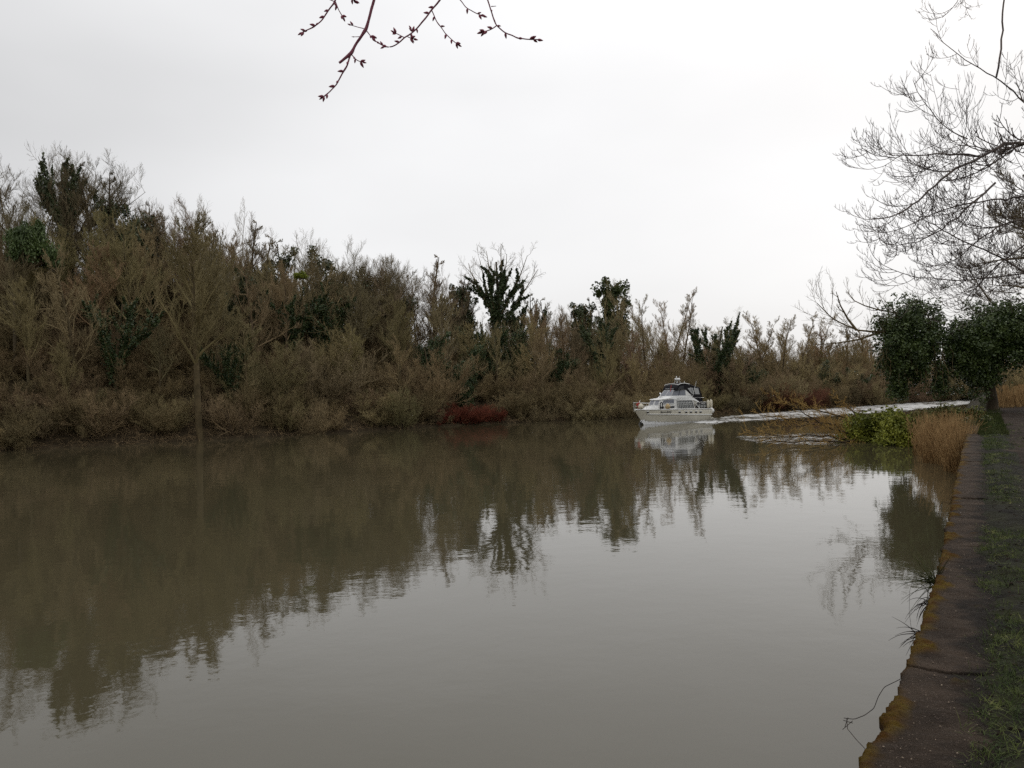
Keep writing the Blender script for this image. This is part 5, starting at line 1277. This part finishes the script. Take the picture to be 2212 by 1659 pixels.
Pr2, _ = resample(P, .02); g.tube(smooth_line(Pr2, 3), .0013, 4); obj('stem', g.build('stem', M['deadstem']), e)
# grass blades on the verge
def in_front(p): 
    if p[1] < 2.5: return False
    px, py = proj((p[0], p[1], ZT)); return px < 2290 and py < 1760
pts = []; L_ = []
for c in range(4200):
    s1 = -1 + 33 * rg.random() ** 1.25; v1 = .44 + abs(rg.normal(0, .32))
    if rg.random() < .16: v1 = rg.uniform(.4, 2.6)
    p = O2 + T2 * s1 + N2 * v1
    if nz(p[0], p[1], .9, 50) + rg.normal(0, .12) < -.12: continue
    if not in_front(p): continue
    nb = int(rg.uniform(8, 26) * (1.3 if s1 < 9 else .9)); rr0 = rg.uniform(.015, .05)
    for _ in range(nb):
        q_ = p + rg.normal(0, rr0, 2); v_ = (q_ - O2) @ N2; s_1 = (q_ - O2) @ T2
        if v_ < .36: continue
        zz = (verge_z(s_1, v_, q_[0], q_[1]) if v_ < 1.08 else path_z(s_1, v_, q_[0], q_[1])) - .005
        if v_ < .54: zz = ZT - .012
        pts.append((q_[0], q_[1], zz)); L_.append(rg.uniform(.03, .075) * (1 + (rg.random() < .15) * 1.0) * (1 + max(0, s1 - 12) * .03))
P0 = np.array(pts); nn = len(P0); D0 = rg.normal(0, .75, (nn, 3)); D0[:, 2] = rg.uniform(.35, 1, nn)
Pw = walk(rg, P0, D0, np.array(L_), 2, -.7, .12)
side = rg.normal(size=(nn, 3)); side[:, 2] = 0; side /= np.linalg.norm(side, axis=1, keepdims=True); wv = (.0012 + .001 * rg.random((nn, 1))) * (1 + np.maximum(0, P0[:, 1:2] - 8) * .09)
V = np.stack([Pw[:, 0] - side * wv, Pw[:, 0] + side * wv, Pw[:, 1] - side * wv * .8, Pw[:, 1] + side * wv * .8, Pw[:, 2]], 1).reshape(-1, 3)
i5 = np.arange(nn)[:, None] * 5
me = mesh('grass', V, np.concatenate([i5 + [0, 1, 3], i5 + [0, 3, 2], i5 + [2, 3, 4]]), M['grass'])
o = obj('grass', me); tag(o, 'short trodden grass growing on the verge between wall and path', 'grass', kind='stuff')
# far verge: ground-hugging tufts
pts = []
for c in range(9000):
    s1 = rg.uniform(24, 74); v1 = rg.uniform(.3, 1.1) if s1 < 40 else rg.uniform(.2, 6)
    if 1.2 < v1 < 3.0 and s1 < 55: continue
    p = O2 + T2 * s1 + N2 * v1; pts.append((p[0], p[1], ZT + (.0 if s1 < 38 else .02)))
P0 = np.array(pts); nn = len(P0); D0 = rg.normal(0, .5, (nn, 3)); D0[:, 2] = 1
V, q = tubes(walk(rg, P0, D0, rg.uniform(.05, .13, nn), 1, 0, .1), np.array([[.012, .002]]) * np.ones((nn, 1)), 3)
o = obj('far_grass', mesh('far_grass', V, q, M['meadow'])); tag(o, 'green grass along the farther stretch of the towpath verge', 'grass', kind='stuff')
# pale chips and dead leaves on coping and path
C = []
for c in range(3600):
    s1 = -1.5 + 16 * rg.random() ** 1.6; v1 = rg.uniform(.05, 1.0) if rg.random() < .75 else rg.uniform(.6, 3.2)
    p = O2 + T2 * s1 + N2 * (v1 + wig(s1))
    z_ = ZT + .004 if v1 < .46 else (verge_z(s1, v1, p[0], p[1]) if v1 < 1.05 else path_z(s1, v1, p[0], p[1])) + .003
    C.append((p[0], p[1], z_ + .002))
C = np.array(C); rs = rg.uniform(.0015, 1, len(C)) ** 2.2 * .0048 + .0014
oct_ = np.array([(1, 0, 0), (0, 1, 0), (-1, 0, 0), (0, -1, 0), (0, 0, .6), (0, 0, -.6)], float)
V = (C[:, None] + oct_[None] * rs[:, None, None] * rg.uniform(.6, 1.5, (len(C), 6, 1))).reshape(-1, 3)
i6 = np.arange(len(C))[:, None] * 6
Ff = np.concatenate([i6 + f_ for f_ in ([0, 1, 4], [1, 2, 4], [2, 3, 4], [3, 0, 4], [1, 0, 5], [2, 1, 5], [3, 2, 5], [0, 3, 5])])
o = obj('litter', mesh('litter', V, Ff, M['chips'])); tag(o, 'pale stone chips and leaf crumbs scattered over the coping and path', 'litter', kind='stuff')
# mud clods on the path
C = []
for c in range(5200):
    s1 = -1.5 + 18 * rg.random() ** 1.5; v1 = rg.uniform(.5, 3.4); p = O2 + T2 * s1 + N2 * v1
    C.append((p[0], p[1], (verge_z(s1, v1, p[0], p[1]) if v1 < 1.05 else path_z(s1, v1, p[0], p[1]))))
C = np.array(C); rs = rg.uniform(.006, .022, len(C))
V = (C[:, None] + oct_[None] * rs[:, None, None] * rg.uniform(.5, 1.4, (len(C), 6, 1)) * np.array([1, 1, .7])).reshape(-1, 3)
i6 = np.arange(len(C))[:, None] * 6
Ff = np.concatenate([i6 + f_ for f_ in ([0, 1, 4], [1, 2, 4], [2, 3, 4], [3, 0, 4], [1, 0, 5], [2, 1, 5], [3, 2, 5], [0, 3, 5])])
o = obj('clods', mesh('clods', V, Ff, M['mud'])); tag(o, 'small dark clods of trodden mud on the towpath', 'mud', kind='stuff')
print('TREES', cnt)
